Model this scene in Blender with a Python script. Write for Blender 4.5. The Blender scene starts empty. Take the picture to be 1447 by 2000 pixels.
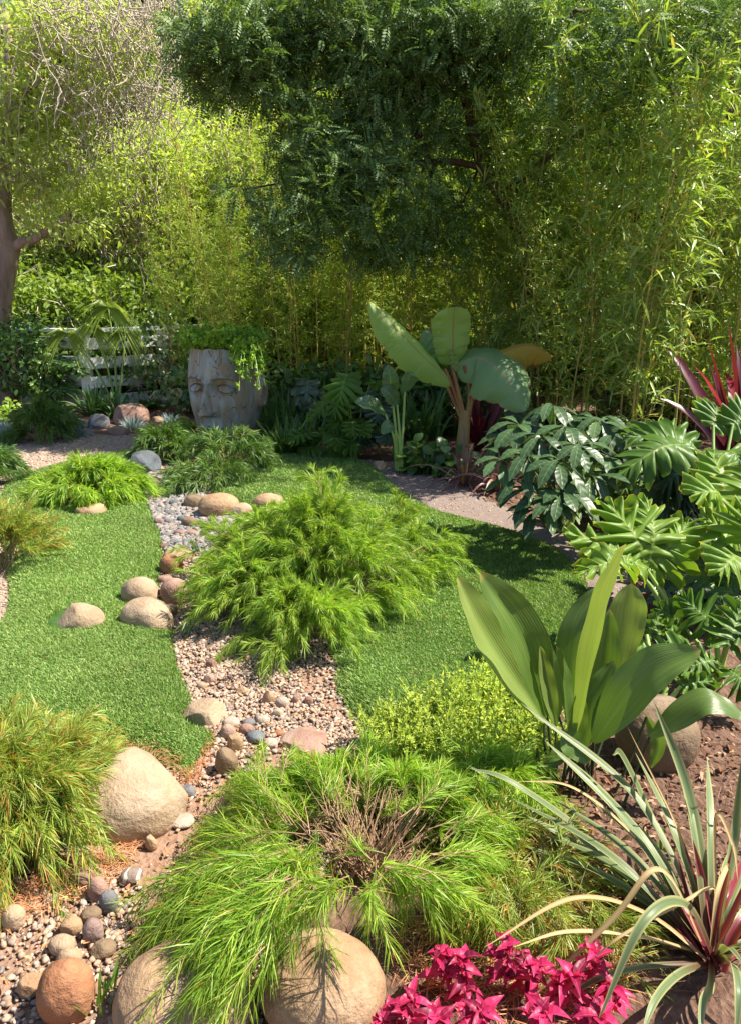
import bpy, math, random
import numpy as np
from mathutils import Vector
sc = bpy.context.scene
R = math.radians
PI = math.pi

# ------------------------------------------------------------------ camera, light, exposure
CAM_H, PITCH, FPX = 1.65, R(16.6), 1480.0
cam_d = bpy.data.cameras.new('camera'); cam = bpy.data.objects.new('camera', cam_d)
sc.collection.objects.link(cam); sc.camera = cam
cam.location = (0, 0, CAM_H); cam.rotation_euler = (PI/2 - PITCH, 0, 0)
cam_d.sensor_fit = 'VERTICAL'; cam_d.sensor_height = 24.0; cam_d.lens = 24.0*FPX/2000.0
cam_d.clip_end = 500; cam_d.clip_start = 0.05
SUN_EL, SUN_AZ = R(55), R(86)
w = bpy.data.worlds.new('World'); sc.world = w; w.use_nodes = True
wn = w.node_tree; bg = wn.nodes['Background']
sky = wn.nodes.new('ShaderNodeTexSky'); sky.sky_type = 'NISHITA'; sky.sun_disc = False
sky.sun_elevation = SUN_EL; sky.sun_rotation = SUN_AZ; sky.dust_density = 1.0; sky.ozone_density = 2.5
wn.links.new(sky.outputs[0], bg.inputs[0]); bg.inputs[1].default_value = 0.078
sd = bpy.data.lights.new('sun', 'SUN'); sun = bpy.data.objects.new('sun', sd); sc.collection.objects.link(sun)
sd.energy = 5.0; sd.angle = R(0.5); sd.color = (1.0, 0.92, 0.79)
sv = Vector((math.sin(SUN_AZ)*math.cos(SUN_EL), math.cos(SUN_AZ)*math.cos(SUN_EL), math.sin(SUN_EL)))
sun.rotation_euler = sv.to_track_quat('Z', 'Y').to_euler(); sun.location = (8, 2, 9)
sc.view_settings.view_transform = 'Standard'; sc.view_settings.look = 'None'
sc.view_settings.exposure = 1.2; sc.view_settings.gamma = 1.0
sc.render.engine = 'CYCLES'
cy = sc.cycles
cy.max_bounces = 7; cy.diffuse_bounces = 4; cy.glossy_bounces = 2; cy.transmission_bounces = 5
cy.transparent_max_bounces = 4; cy.use_denoising = True; cy.sample_clamp_indirect = 6
cy.caustics_reflective = False; cy.caustics_refractive = False
try: cy.denoiser = 'OPENIMAGEDENOISE'; cy.denoising_prefilter = 'ACCURATE'
except Exception: pass

# ------------------------------------------------------------------ helpers: placing
cp, sp = math.cos(PITCH), math.sin(PITCH)
def ray(px, py):
    u = (px-723.5)/FPX; v = (1000.0-py)/FPX
    return np.array([u, cp + v*sp, -sp + v*cp])
def G(px, py, z=0.0):
    "ground point (at height z) seen at photo pixel"
    d = ray(px, py); t = (z-CAM_H)/d[2]
    return np.array([d[0]*t, d[1]*t, z])
def P(px, py, D):
    "point at forward distance D seen at photo pixel"
    d = ray(px, py); t = D/d[1]
    return np.array([d[0]*t, D, CAM_H + d[2]*t])
def ppm(D): return FPX/(D*cp+1.0*sp)         # rough photo pixels per metre at distance D
col = sc.collection
def setp(o, label=None, cat=None, group=None, kind=None):
    if label: o['label'] = label
    if cat: o['category'] = cat
    if group: o['group'] = group
    if kind: o['kind'] = kind
    return o
def empty(name, loc, label=None, cat=None, group=None, rz=0.0, scale=1.0):
    o = bpy.data.objects.new(name, None); col.objects.link(o); o.location = [float(a) for a in loc]
    o.rotation_euler = (0, 0, rz); o.scale = (scale,)*3; o.empty_display_size = 0.05
    return setp(o, label, cat, group)
def dup(root, loc, rz=0.0, scale=1.0, label=None, group=None, sz=None, tilt=(0, 0)):
    r = root.copy(); col.objects.link(r); r.location = [float(a) for a in loc]
    r.rotation_euler = (tilt[0], tilt[1], rz); r.scale = (scale, scale, sz or scale)
    if label: r['label'] = label
    if group: r['group'] = group
    for ch in list(root.children):
        c = ch.copy(); col.objects.link(c); c.parent = r
    return r

class MB:
    "collects vertices, quads, triangles, uvs; builds ONE mesh object"
    def __init__(s): s.v=[]; s.q=[]; s.t=[]; s.uv=[]; s.n=0
    def add(s, v, q=None, t=None, uv=None):
        v = np.asarray(v, float).reshape(-1,3)
        if q is not None and len(q): s.q.append(np.asarray(q, np.int64).reshape(-1,4)+s.n)
        if t is not None and len(t): s.t.append(np.asarray(t, np.int64).reshape(-1,3)+s.n)
        s.v.append(v); s.uv.append(np.zeros((len(v),2)) if uv is None else np.asarray(uv, float).reshape(-1,2))
        s.n += len(v); return s
    def mesh(s, name, mat, smooth=True, org=(0,0,0)):
        me = bpy.data.meshes.new(name)
        if s.n:
            v = np.concatenate(s.v)-np.asarray(org, float); uv = np.concatenate(s.uv)
            q = np.concatenate(s.q) if s.q else np.zeros((0,4),np.int64)
            t = np.concatenate(s.t) if s.t else np.zeros((0,3),np.int64)
            lv = np.concatenate([q.ravel(), t.ravel()]).astype(np.int32)
            me.vertices.add(len(v)); me.vertices.foreach_set('co', v.ravel().astype(np.float32))
            me.loops.add(len(lv)); me.loops.foreach_set('vertex_index', lv)
            me.polygons.add(len(q)+len(t))
            st = np.concatenate([np.arange(len(q))*4, len(q)*4+np.arange(len(t))*3]).astype(np.int32)
            me.polygons.foreach_set('loop_start', st)
            me.polygons.foreach_set('use_smooth', np.full(len(st), smooth))
            ul = me.uv_layers.new(name='UVMap')
            ul.data.foreach_set('uv', uv[lv].ravel().astype(np.float32))
            me.update(calc_edges=True); me.validate()
        me.materials.append(mat)
        return me
    def build(s, name, mat, parent=None, smooth=True, org=(0,0,0), loc=None):
        o = bpy.data.objects.new(name, s.mesh(name, mat, smooth, org)); col.objects.link(o)
        if parent is not None: o.parent = parent
        if loc is not None: o.location = [float(a) for a in loc]
        return o

def nrm(a): return a/np.maximum(np.linalg.norm(a, axis=-1, keepdims=True), 1e-9)
def rdir(rg, n): return nrm(rg.normal(size=(n,3)))

# leaf templates: (verts x across -1..1, y along 0..1, z normal), quads, tris, uv
def tmpl(rows, fold=0.15, bend=0.0, cols=3):
    V=[];Q=[];UV=[]
    for i,(y,hw) in enumerate(rows):
        for c in range(cols):
            x = -1+2*c/(cols-1)
            V.append((x*hw, y, abs(x)*hw*fold, -bend*y*y)); UV.append((x*.5+.5, y))
    for i in range(len(rows)-1):
        for c in range(cols-1):
            a=i*cols+c; Q.append((a,a+1,a+cols+1,a+cols))
    return np.array(V,float), np.array(Q), np.array(UV,float)
NEEDLE = tmpl([(0,.55),(.5,1),(1,.12)], fold=0, bend=.08, cols=2)
LANCE = tmpl([(0,.12),(.25,.95),(.6,.8),(1,.04)], fold=.35, bend=.08)
LANCE2 = tmpl([(0,.15),(.35,1),(1,.05)], fold=0, bend=.1, cols=2)
OVATE = tmpl([(0,.1),(.2,.7),(.5,1),(.8,.7),(1,.05)], fold=.25, bend=.12)
OBOV = tmpl([(0,.06),(.2,.1),(.4,.55),(.65,1),(.86,.85),(1,.08)], fold=.25, bend=.22)
BLADE = tmpl([(0,.5),(.2,.9),(.45,1),(.7,.75),(.88,.4),(1,.03)], fold=.35, bend=0)
PETAL = tmpl([(0,.1),(.18,.7),(.36,1),(.56,.95),(.76,.55),(1,.03)], fold=.75, bend=.5)
def pinnate(nl=8, ll=.22, lw=.06, droop=.12, bend=.25, tri=False):
    V=[];Q=[];UV=[]
    for i in range(nl):
        y=.12+.83*i/(nl-1); s=math.sin(PI*(.15+.75*i/(nl-1)))*.55+.45
        if tri: s=1.05-.95*i/(nl-1)
        for sx in (-1,1):
            b=len(V); a=.45
            dx,dy=math.cos(a)*ll*s*sx, math.sin(a)*ll*s
            nx,ny=-dy/ll, dx/ll
            z0=-bend*y*y
            for (f,wd) in ((.04,0),(.5,-1),(1,0),(.5,1)):
                V.append((dx*f+nx*lw*wd*sx, y+dy*f+ny*lw*wd*sx, 0, z0-droop*f*.5)); UV.append((.5+wd*.5,f))
            Q.append((b,b+1,b+2,b+3))
    return np.array(V,float), np.array(Q), np.array(UV,float)
PINN = pinnate(7, .25, .07)
def inst(mb, tm, Pp, D, N, L, W, droop=0.0):
    "copies of a leaf template: base Pp, direction D, facing N, length L, half width W"
    V,Q,UV = tm
    Pp=np.asarray(Pp,float); n=len(Pp)
    if n==0: return
    D=nrm(np.asarray(D,float)); S=nrm(np.cross(D,N)); N2=np.cross(S,D)
    L=np.broadcast_to(np.asarray(L,float),(n,)); W=np.broadcast_to(np.asarray(W,float),(n,))
    zz=V[None,:,2:3]*W[:,None,None]+V[None,:,3:4]*L[:,None,None]
    X=(Pp[:,None,:]+S[:,None,:]*(V[None,:,0:1]*W[:,None,None])+D[:,None,:]*(V[None,:,1:2]*L[:,None,None])+N2[:,None,:]*zz)
    if np.any(droop):
        dr=np.broadcast_to(np.asarray(droop,float),(n,))
        X[:,:,2]-= (V[None,:,1]**2)*(L*dr)[:,None]
    q=(Q[None]+(np.arange(n)*len(V))[:,None,None]).reshape(-1,4)
    mb.add(X.reshape(-1,3), q=q, uv=np.tile(UV,(n,1)))

def tubes(mb, Pth, Rad, k=4):
    "batch of tubes: Pth (N,M,3), Rad (N,M)"
    Pth=np.asarray(Pth,float); Rad=np.asarray(Rad,float)
    if Pth.ndim==2: Pth=Pth[None]; Rad=Rad[None]
    n,m,_=Pth.shape
    if n==0: return
    T=np.gradient(Pth,axis=1); T=nrm(T)
    ref=np.zeros_like(T); ref[...,0]=.31; ref[...,1]=.87; ref[...,2]=.38
    al=np.abs((T*ref).sum(-1))>.93; ref[al]=(.9,-.3,.3)
    A=nrm(np.cross(T,ref)); B=np.cross(T,A)
    th=np.arange(k)*2*PI/k
    X=Pth[:,:,None,:]+Rad[:,:,None,None]*(A[:,:,None,:]*np.cos(th)[None,None,:,None]+B[:,:,None,:]*np.sin(th)[None,None,:,None])
    i=np.arange(m-1)[:,None]; j=np.arange(k)[None,:]
    a=i*k+j; b=i*k+(j+1)%k
    q=np.stack([a,b,b+k,a+k],-1).reshape(-1,4)
    q=(q[None]+(np.arange(n)*m*k)[:,None,None]).reshape(-1,4)
    uv=np.zeros((n,m,k,2)); uv[...,0]=th/(2*PI); uv[...,1]=np.linspace(0,1,m)[None,:,None]
    mb.add(X.reshape(-1,3), q=q, uv=uv.reshape(-1,2))
def arc(P0,D,L,g,m=5):
    "batch of drooping paths"
    t=np.linspace(0,1,m)[None,:,None]; P0=np.asarray(P0,float); L=np.asarray(L,float)
    X=P0[:,None,:]+nrm(D)[:,None,:]*L[:,None,None]*t
    X[:,:,2]-=(np.asarray(g)*L)[:,None]*(t[:,:,0]**2)
    return X
def spline(pts, m=24):
    "smooth curve through points (Catmull-Rom)"
    p=np.asarray(pts,float); n=len(p)
    if n==2: return p[0]+(p[1]-p[0])*np.linspace(0,1,m)[:,None]
    pe=np.vstack([2*p[0]-p[1],p,2*p[-1]-p[-2]])
    u=np.linspace(0,n-1-1e-6,m); k=u.astype(int); f=(u-k)[:,None]
    a,b,c,d=pe[k],pe[k+1],pe[k+2],pe[k+3]
    return .5*(2*b+(c-a)*f+(2*a-5*b+4*c-d)*f*f+(3*b-a-3*c+d)*f**3)
def wob(rg, X, k=6, amp=1.0, freq=1.0):
    "smooth noise from random plane waves, about -1..1"
    X=np.asarray(X,float); o=np.zeros(X.shape[:-1])
    for i in range(k):
        f=freq*(1.6**(i*.6)); kv=rdir(rg,1)[0]*f
        o+=np.sin(X@kv*2*PI+rg.uniform(0,6.28))/(1.25**i)
    return amp*o/(k*.55)

# ------------------------------------------------------------------ materials
class NT:
    def __init__(s,name):
        s.m=bpy.data.materials.new(name); s.m.use_nodes=True; s.t=s.m.node_tree; s.t.nodes.clear()
        s.out=s.t.nodes.new('ShaderNodeOutputMaterial')
    def N(s,ty,**kw):
        n=s.t.nodes.new(ty)
        for k,v in kw.items(): setattr(n,k,v)
        return n
    def L(s,a,b): s.t.links.new(a,b)
    def put(s,sock,v):
        if isinstance(v,bpy.types.NodeSocket): s.L(v,sock)
        elif v is not None: sock.default_value = v
    def math(s,op,a,b=None,c=None,clamp=False):
        n=s.N('ShaderNodeMath',operation=op,use_clamp=clamp); s.put(n.inputs[0],a)
        if b is not None: s.put(n.inputs[1],b)
        if c is not None: s.put(n.inputs[2],c)
        return n.outputs[0]
    def mix(s,f,a,b,bl='MIX'):
        n=s.N('ShaderNodeMixRGB',blend_type=bl); s.put(n.inputs[0],f)
        s.put(n.inputs[1],rgba(a)); s.put(n.inputs[2],rgba(b)); return n.outputs[0]
    def ramp(s,f,stops,interp='LINEAR'):
        n=s.N('ShaderNodeValToRGB'); s.L(f,n.inputs[0]); e=n.color_ramp.elements; n.color_ramp.interpolation=interp
        while len(e)<len(stops): e.new(.5)
        for el,(p,c) in zip(e,stops): el.position=p; el.color=rgba(c)
        return n.outputs[0]
    def coord(s,kind='Object'): return s.N('ShaderNodeTexCoord').outputs[kind]
    def mapping(s,v,scale=(1,1,1)):
        n=s.N('ShaderNodeMapping'); s.L(v,n.inputs[0]); n.inputs['Scale'].default_value=scale; return n.outputs[0]
    def noise(s,scale,vec=None,detail=4,rough=.55,dist=0):
        n=s.N('ShaderNodeTexNoise'); n.inputs['Scale'].default_value=scale; n.inputs['Detail'].default_value=detail
        n.inputs['Roughness'].default_value=rough; n.inputs['Distortion'].default_value=dist
        if vec is not None: s.L(vec,n.inputs['Vector'])
        return n.outputs['Fac']
    def vor(s,scale,vec=None,feature='F1',out='Distance'):
        n=s.N('ShaderNodeTexVoronoi',feature=feature); n.inputs['Scale'].default_value=scale
        if vec is not None: s.L(vec,n.inputs['Vector'])
        return n.outputs[out]
    def bump(s,h,st=.3,dist=.01,normal=None):
        n=s.N('ShaderNodeBump'); s.L(h,n.inputs['Height']); n.inputs['Strength'].default_value=st
        n.inputs['Distance'].default_value=dist
        if normal is not None: s.L(normal,n.inputs['Normal'])
        return n.outputs[0]
    def pbr(s,colr,rough=.6,spec=.4,normal=None,**kw):
        n=s.N('ShaderNodeBsdfPrincipled'); s.put(n.inputs['Base Color'],rgba(colr)); s.put(n.inputs['Roughness'],rough)
        n.inputs['Specular IOR Level'].default_value=spec
        if normal is not None: s.L(normal,n.inputs['Normal'])
        return n.outputs[0]
    def end(s,sh): s.L(sh,s.out.inputs[0]); return s.m
def rgba(c):
    if isinstance(c,(tuple,list)) and len(c)==3: return (c[0],c[1],c[2],1.0)
    return c

def leaf_mat(name, stops, rough=.42, trans=.35, spec=.45, clump=1.2, fx=None, clumpamt=.35):
    n=NT(name); geo=n.N('ShaderNodeNewGeometry')
    c=n.ramp(geo.outputs['Random Per Island'],stops)
    oi=n.N('ShaderNodeObjectInfo')
    nz=n.noise(clump,n.coord('Object'),2)
    val=n.math('ADD',n.math('MULTIPLY',nz,2*clumpamt),n.math('MULTIPLY_ADD',oi.outputs['Random'],.24,.88-clumpamt))
    hs=n.N('ShaderNodeHueSaturation'); n.L(c,hs.inputs['Color']); n.L(val,hs.inputs['Value'])
    hs.inputs['Saturation'].default_value=1.0
    c=hs.outputs[0]; nor=None; rsock=rough
    if fx:
        uv=n.N('ShaderNodeSeparateXYZ'); n.L(n.coord('UV'),uv.inputs[0]); u,v=uv.outputs[0],uv.outputs[1]
        au=n.math('MULTIPLY',n.math('ABSOLUTE',n.math('SUBTRACT',u,.5)),2.0)   # 0 rib .. 1 margin
        c,nor=fx(n,c,u,v,au)
    p=n.pbr(c,rsock,spec,nor)
    tr=n.N('ShaderNodeBsdfTranslucent')
    n.L(n.mix(1.0,c,(1.3,1.35,.5),'MULTIPLY'),tr.inputs[0])
    mx=n.N('ShaderNodeMixShader'); mx.inputs[0].default_value=trans
    n.L(p,mx.inputs[1]); n.L(tr.outputs[0],mx.inputs[2])
    return n.end(mx.outputs[0])
def fx_rib(ribcol, wd=.05, veins=40, vs=.25, edge=None, edgew=.93, skew=.35):
    def f(n,c,u,v,au):
        k=n.math('LESS_THAN',au,wd); c=n.mix(n.math('MULTIPLY',k,.75),c,ribcol)
        if edge:
            e=n.math('SUBTRACT',au,n.math('MULTIPLY',n.noise(9,n.coord('UV'),3),.12)); 
            e=n.math('GREATER_THAN',e,edgew-.06); c=n.mix(n.math('MULTIPLY',e,.8),c,edge)
        wv=n.math('SINE',n.math('MULTIPLY',n.math('SUBTRACT',v,n.math('MULTIPLY',au,skew*.3)),float(veins)*6.28))
        nor=n.bump(n.math('ADD',wv,n.math('MULTIPLY',n.math('MINIMUM',au,.15),-8.)),vs,.002)
        c=n.mix(n.math('MULTIPLY_ADD',wv,.05,.05),c,ribcol)
        return c,nor
    return f
def fx_stripe(cream, sharp=5.0, amt=.8, red=None):
    def f(n,c,u,v,au):
        s=n.noise(3.0,n.mapping(n.coord('UV'),(5.0,.12,1)),2,.4)
        e=n.math('MULTIPLY',n.math('SUBTRACT',n.math('ADD',n.math('MULTIPLY',s,.55),n.math('MULTIPLY',au,.75)),.62),sharp,clamp=True)
        c=n.mix(n.math('MULTIPLY',e,amt),c,cream)
        if red: c=n.mix(n.math('MULTIPLY',n.math('SUBTRACT',.38,v),3.2,clamp=True),c,red)
        wv=n.math('SINE',n.math('MULTIPLY',u,90.0))
        return c,n.bump(wv,.15,.001)
    return f
def fx_lines(yel, vs=.2, amt=.5):
    def f(n,c,u,v,au):
        s=n.noise(4.0,n.mapping(n.coord('UV'),(9.0,.5,1)),3,.5)
        c=n.mix(n.math('MULTIPLY',n.math('SUBTRACT',s,.5),amt*4,clamp=True),c,yel)
        tipc=n.math('MULTIPLY',n.math('SUBTRACT',v,.93),9.0,clamp=True)
        c=n.mix(tipc,c,(.55,.42,.15))
        wv=n.math('SINE',n.math('MULTIPLY',u,110.0))
        return c,n.bump(n.math('ADD',wv,n.math('MULTIPLY',n.noise(14.0,n.coord('UV'),3),3.0)),vs*.5,.0015)
    return f
def simple_mat(name, c1, c2, scale=8, rough=.8, spec=.25, bs=.3, bd=.01, stretch=(1,1,1), detail=5):
    n=NT(name); v=n.mapping(n.coord('Object'),stretch); nz=n.noise(scale,v,detail,.6)
    c=n.ramp(nz,[(.3,c1),(.7,c2)])
    return n.end(n.pbr(c,rough,spec,n.bump(n.noise(scale*3,v,4,.6),bs,bd)))
def stone_mat(name, c1, c2, c3=None, speck=.25, band=0.0):
    n=NT(name); co=n.coord('Object'); oi=n.N('ShaderNodeObjectInfo')
    va=n.N('ShaderNodeVectorMath',operation='ADD'); n.L(co,va.inputs[0])
    cmb=n.N('ShaderNodeCombineXYZ'); r=n.math('MULTIPLY',oi.outputs['Random'],37.0); n.L(r,cmb.inputs[0]); n.L(r,cmb.inputs[1])
    n.L(cmb.outputs[0],va.inputs[1]); v=va.outputs[0]
    a=n.noise(9,v,6,.62,.6); c=n.ramp(a,[(.3,c1),(.68,c2)]); c=n.mix(n.math('MULTIPLY',n.math('SUBTRACT',n.noise(2.4,v,5,.65,1.5),.5),4.0,clamp=True),c,n.mix(1.0,c,(.62,.54,.48),'MULTIPLY'))
    if c3: c=n.mix(n.math('MULTIPLY',n.math('SUBTRACT',n.noise(4,v,4,.6,1.0),.52),5.0,clamp=True),c,c3)
    if band:
        wv=n.N('ShaderNodeTexWave'); n.L(v,wv.inputs[0]); wv.inputs['Scale'].default_value=9; wv.inputs['Distortion'].default_value=7
        wv.inputs['Detail'].default_value=3
        c=n.mix(n.math('MULTIPLY',n.math('GREATER_THAN',wv.outputs['Fac'],.86),band),c,(.62,.58,.52))
    sp_=n.noise(220,v,2,.5); c=n.mix(n.math('MULTIPLY',n.math('SUBTRACT',sp_,.5),speck*5,clamp=True),c,(.12,.09,.07))
    h=n.math('ADD',n.math('MULTIPLY',n.noise(14,v,6,.65),1.0),n.math('MULTIPLY',n.noise(90,v,3,.6),.25))
    return n.end(n.pbr(c,.78,.3,n.bump(h,.9,.016)))

M={}
# greens
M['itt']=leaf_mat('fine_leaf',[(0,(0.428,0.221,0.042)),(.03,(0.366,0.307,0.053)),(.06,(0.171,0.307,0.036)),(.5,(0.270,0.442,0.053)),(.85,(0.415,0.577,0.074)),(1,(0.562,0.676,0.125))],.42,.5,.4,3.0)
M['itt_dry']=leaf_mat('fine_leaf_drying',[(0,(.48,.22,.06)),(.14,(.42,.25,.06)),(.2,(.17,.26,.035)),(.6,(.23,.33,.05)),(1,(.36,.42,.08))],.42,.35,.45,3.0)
M['itt_shade']=leaf_mat('fine_leaf_shaded',[(0,(.2,.15,.03)),(.08,(.07,.15,.03)),(.6,(.10,.2,.04)),(1,(.17,.28,.05))],.45,.35,.45,3.0)  # darker copy of the fine leaf, with shade put into its colour
M['turf']=leaf_mat('turf_blade',[(0,(0.507,0.437,0.198)),(.06,(0.203,0.304,0.074)),(.4,(0.172,0.295,0.062)),(.8,(0.264,0.400,0.099)),(1,(0.426,0.523,0.214))],.5,.22,.35,1.6,clumpamt=.42)
M['bam']=leaf_mat('bamboo_leaf',[(0,(0.660,0.538,0.132)),(.05,(0.506,0.493,0.099)),(.08,(0.165,0.280,0.055)),(.5,(0.264,0.392,0.077)),(1,(0.462,0.560,0.132))],.38,.32,.5,.8)
M['bam_far']=leaf_mat('bamboo_leaf_golden',[(0,(0.502,0.505,0.132)),(.1,(0.405,0.465,0.099)),(.18,(0.243,0.364,0.066)),(.6,(0.324,0.454,0.088)),(1,(0.445,0.556,0.132))],.42,.48,.4,.8)
M['pinn']=leaf_mat('feathery_leaf',[(0,(0.092,0.154,0.050)),(.6,(0.138,0.231,0.075)),(1,(0.253,0.374,0.120))],.5,.3,.3,1.0)
M['hill']=leaf_mat('brush_leaf',[(0,(0.562,0.489,0.158)),(.08,(0.347,0.419,0.106)),(.5,(0.429,0.523,0.132)),(1,(0.562,0.652,0.211))],.5,.5,.4,.5)
M['hill_d']=leaf_mat('brush_leaf_dark',[(0,(0.344,0.333,0.088)),(.08,(0.172,0.265,0.055)),(.6,(0.241,0.343,0.066)),(1,(0.344,0.441,0.088))],.45,.42,.4,.5)
M['bush']=leaf_mat('bush_leaf',[(0,(.06,.13,.03)),(.6,(.1,.2,.045)),(1,(.2,.32,.07))],.35,.3,.55,2.0)
M['scheff']=leaf_mat('glossy_leaf',[(0,(0.034,0.073,0.028)),(.6,(0.048,0.099,0.038)),(1,(0.082,0.145,0.049))],.38,.2,.35,2.0,fx_rib((0.204,0.264,0.112),.05,7,.3))
M['philo']=leaf_mat('lobed_leaf',[(0,(0.054,0.121,0.021)),(.5,(0.078,0.167,0.023)),(1,(0.120,0.217,0.026))],.42,.3,.3,3.0,fx_rib((0.210,0.308,0.071),.05,11,.45,(0.361,0.352,0.051),.985))
M['philo_y']=leaf_mat('lobed_leaf_bright',[(0,(0.119,0.224,0.025)),(.5,(0.161,0.284,0.032)),(1,(0.225,0.343,0.037))],.42,.38,.3,3.0,fx_rib((0.316,0.410,0.095),.05,11,.5,(0.526,0.410,0.050),.965))
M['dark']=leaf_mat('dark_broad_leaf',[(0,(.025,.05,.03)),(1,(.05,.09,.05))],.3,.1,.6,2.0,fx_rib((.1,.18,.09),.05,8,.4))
M['banana']=leaf_mat('banana_leaf',[(0,(0.264,0.432,0.100)),(1,(0.384,0.552,0.130))],.4,.38,.45,1.5,fx_rib((0.396,0.264,0.100),.045,42,.5,(0.420,0.108,0.060),.985,.9))
M['banana_y']=leaf_mat('banana_leaf_yellowing',[(0,(.62,.44,.06)),(1,(.7,.5,.08))],.45,.45,.4,1.5,fx_rib((.4,.25,.08),.045,42,.5,(.2,.08,.03),.9,.9))
M['banana_b']=leaf_mat('banana_leaf_blue',[(0,(0.156,0.300,0.121)),(1,(0.234,0.388,0.143))],.38,.22,.5,1.5,fx_rib((0.364,0.300,0.132),.045,42,.5,(0.520,0.125,0.088),.975,.9))
M['banana_r']=leaf_mat('banana_leaf_red',[(0,(.12,.02,.02)),(1,(.16,.03,.03))],.4,.3,.45,1.5)
M['aspi']=leaf_mat('strap_leaf',[(0,(0.080,0.152,0.032)),(.5,(0.112,0.200,0.041)),(1,(0.160,0.248,0.050))],.33,.36,.55,3.0,fx_lines((0.400,0.440,0.144),.35,.35))
M['aspi_y']=leaf_mat('strap_leaf_pale',[(0,(0.192,0.288,0.072)),(1,(0.272,0.352,0.099))],.33,.42,.5,3.0,fx_lines((0.496,0.480,0.198),.35,.5))
M['ear']=leaf_mat('ear_leaf',[(0,(0.080,0.160,0.072)),(1,(0.128,0.232,0.090))],.35,.28,.5,2.0,fx_rib((0.240,0.336,0.180),.05,7,.4))
M['cord']=leaf_mat('variegated_blade',[(0,(.10,.15,.07)),(1,(.17,.23,.1))],.36,.25,.4,3.0,fx_stripe((.42,.42,.19),4,.7,(.11,.02,.025)))
M['cord_red']=leaf_mat('crimson_blade',[(0,(0.135,0.016,0.028)),(.6,(0.225,0.032,0.048)),(1,(0.262,0.080,0.064))],.33,.3,.5,3.0,fx_stripe((0.375,0.160,0.112),5,.4))
M['cord_dry']=leaf_mat('dried_blade',[(0,(.5,.36,.18)),(1,(.62,.48,.25))],.6,.25,.2,3.0,fx_stripe((.36,.2,.09),5,.5))
M['bronze']=leaf_mat('bronze_blade',[(0,(.16,.07,.07)),(.5,(.22,.11,.10)),(1,(.3,.2,.12))],.4,.25,.5,3.0)
M['redcord']=leaf_mat('burgundy_blade',[(0,(.09,.012,.022)),(.7,(.2,.02,.05)),(1,(.38,.03,.08))],.3,.35,.6,3.0)
M['iresine']=leaf_mat('magenta_leaf',[(0,(.14,.012,.035)),(.25,(.38,.012,.08)),(.6,(.64,.03,.15)),(1,(.8,.08,.24))],.42,.42,.35,3.0,fx_rib((0.750,0.120,0.250),.05,4,.12))
M['sedum']=leaf_mat('yellow_green_leaf',[(0,(.25,.36,.05)),(.5,(.40,.5,.07)),(1,(.58,.64,.1))],.5,.35,.35,3.0,clumpamt=.3)
M['sedum_g']=leaf_mat('green_fine_leaf',[(0,(.08,.18,.03)),(1,(.18,.32,.05))],.5,.3,.35,3.0)
M['trail']=leaf_mat('trailing_leaf',[(0,(0.196,0.338,0.036)),(.5,(0.308,0.494,0.060)),(1,(0.476,0.650,0.084))],.4,.35,.4,4.0)
M['fern']=leaf_mat('fern_leaf',[(0,(.05,.12,.03)),(1,(.12,.24,.05))],.4,.3,.45,2.0)
M['fern_y']=leaf_mat('young_fern_leaf',[(0,(.2,.32,.04)),(1,(.32,.45,.07))],.4,.4,.4,2.0)
M['fescue']=leaf_mat('blue_blade',[(0,(.22,.30,.30)),(1,(.38,.48,.48))],.6,.15,.3,2.0)
M['palm']=leaf_mat('palm_leaf',[(0,(.2,.3,.04)),(1,(.38,.46,.08))],.35,.4,.5,2.0)
M['aga']=leaf_mat('strappy_leaf',[(0,(.05,.12,.03)),(1,(.13,.24,.06))],.32,.25,.55,2.0)
M['straw']=leaf_mat('fallen_needle',[(0,(.4,.15,.06)),(.6,(.5,.22,.1)),(1,(.6,.36,.2))],.7,.1,.2,2.0)
M['litter']=leaf_mat('fallen_leaf',[(0,(.1,.045,.03)),(.6,(.22,.11,.06)),(1,(.45,.3,.2))],.75,.1,.2,2.0)
M['flower']=leaf_mat('petal',[(0,(.75,.75,.7)),(1,(.8,.8,.75))],.5,.3,.3,2.0)
# woods
M['bark']=simple_mat('grey_bark',(0.170,0.120,0.093),(0.425,0.320,0.256),7,.9,.15,.9,.03,(1,1,.25))
M['bark_d']=simple_mat('brown_bark',(.07,.045,.03),(.17,.115,.08),7,.9,.15,.9,.03,(1,1,.2))
M['twig']=simple_mat('pale_twig',(.42,.35,.27),(.62,.54,.44),9,.85,.15,.3,.004)
M['twig_g']=simple_mat('green_twig',(.28,.24,.1),(.4,.3,.16),12,.7,.2,.3,.004)
M['twig_r']=simple_mat('red_brown_twig',(.25,.15,.09),(.42,.27,.16),12,.75,.2,.3,.004)
M['culm']=simple_mat('golden_culm',(.42,.32,.07),(.56,.45,.12),3,.35,.5,.15,.003)
M['culm_g']=simple_mat('green_culm',(.22,.22,.05),(.4,.35,.09),3,.35,.5,.15,.003)
M['stem']=simple_mat('pale_green_stem',(.22,.34,.08),(.36,.48,.14),10,.4,.45,.15,.002)
M['stem_dk']=simple_mat('dark_stem',(.02,.03,.012),(.05,.06,.025),10,.4,.45,.15,.002)
M['stem_m']=simple_mat('magenta_stem',(.4,.02,.08),(.6,.05,.15),10,.4,.45,.15,.002)
M['stem_b']=simple_mat('banana_stem',(.25,.05,.03),(.38,.28,.1),5,.5,.4,.4,.01,(1,1,.3))
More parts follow.
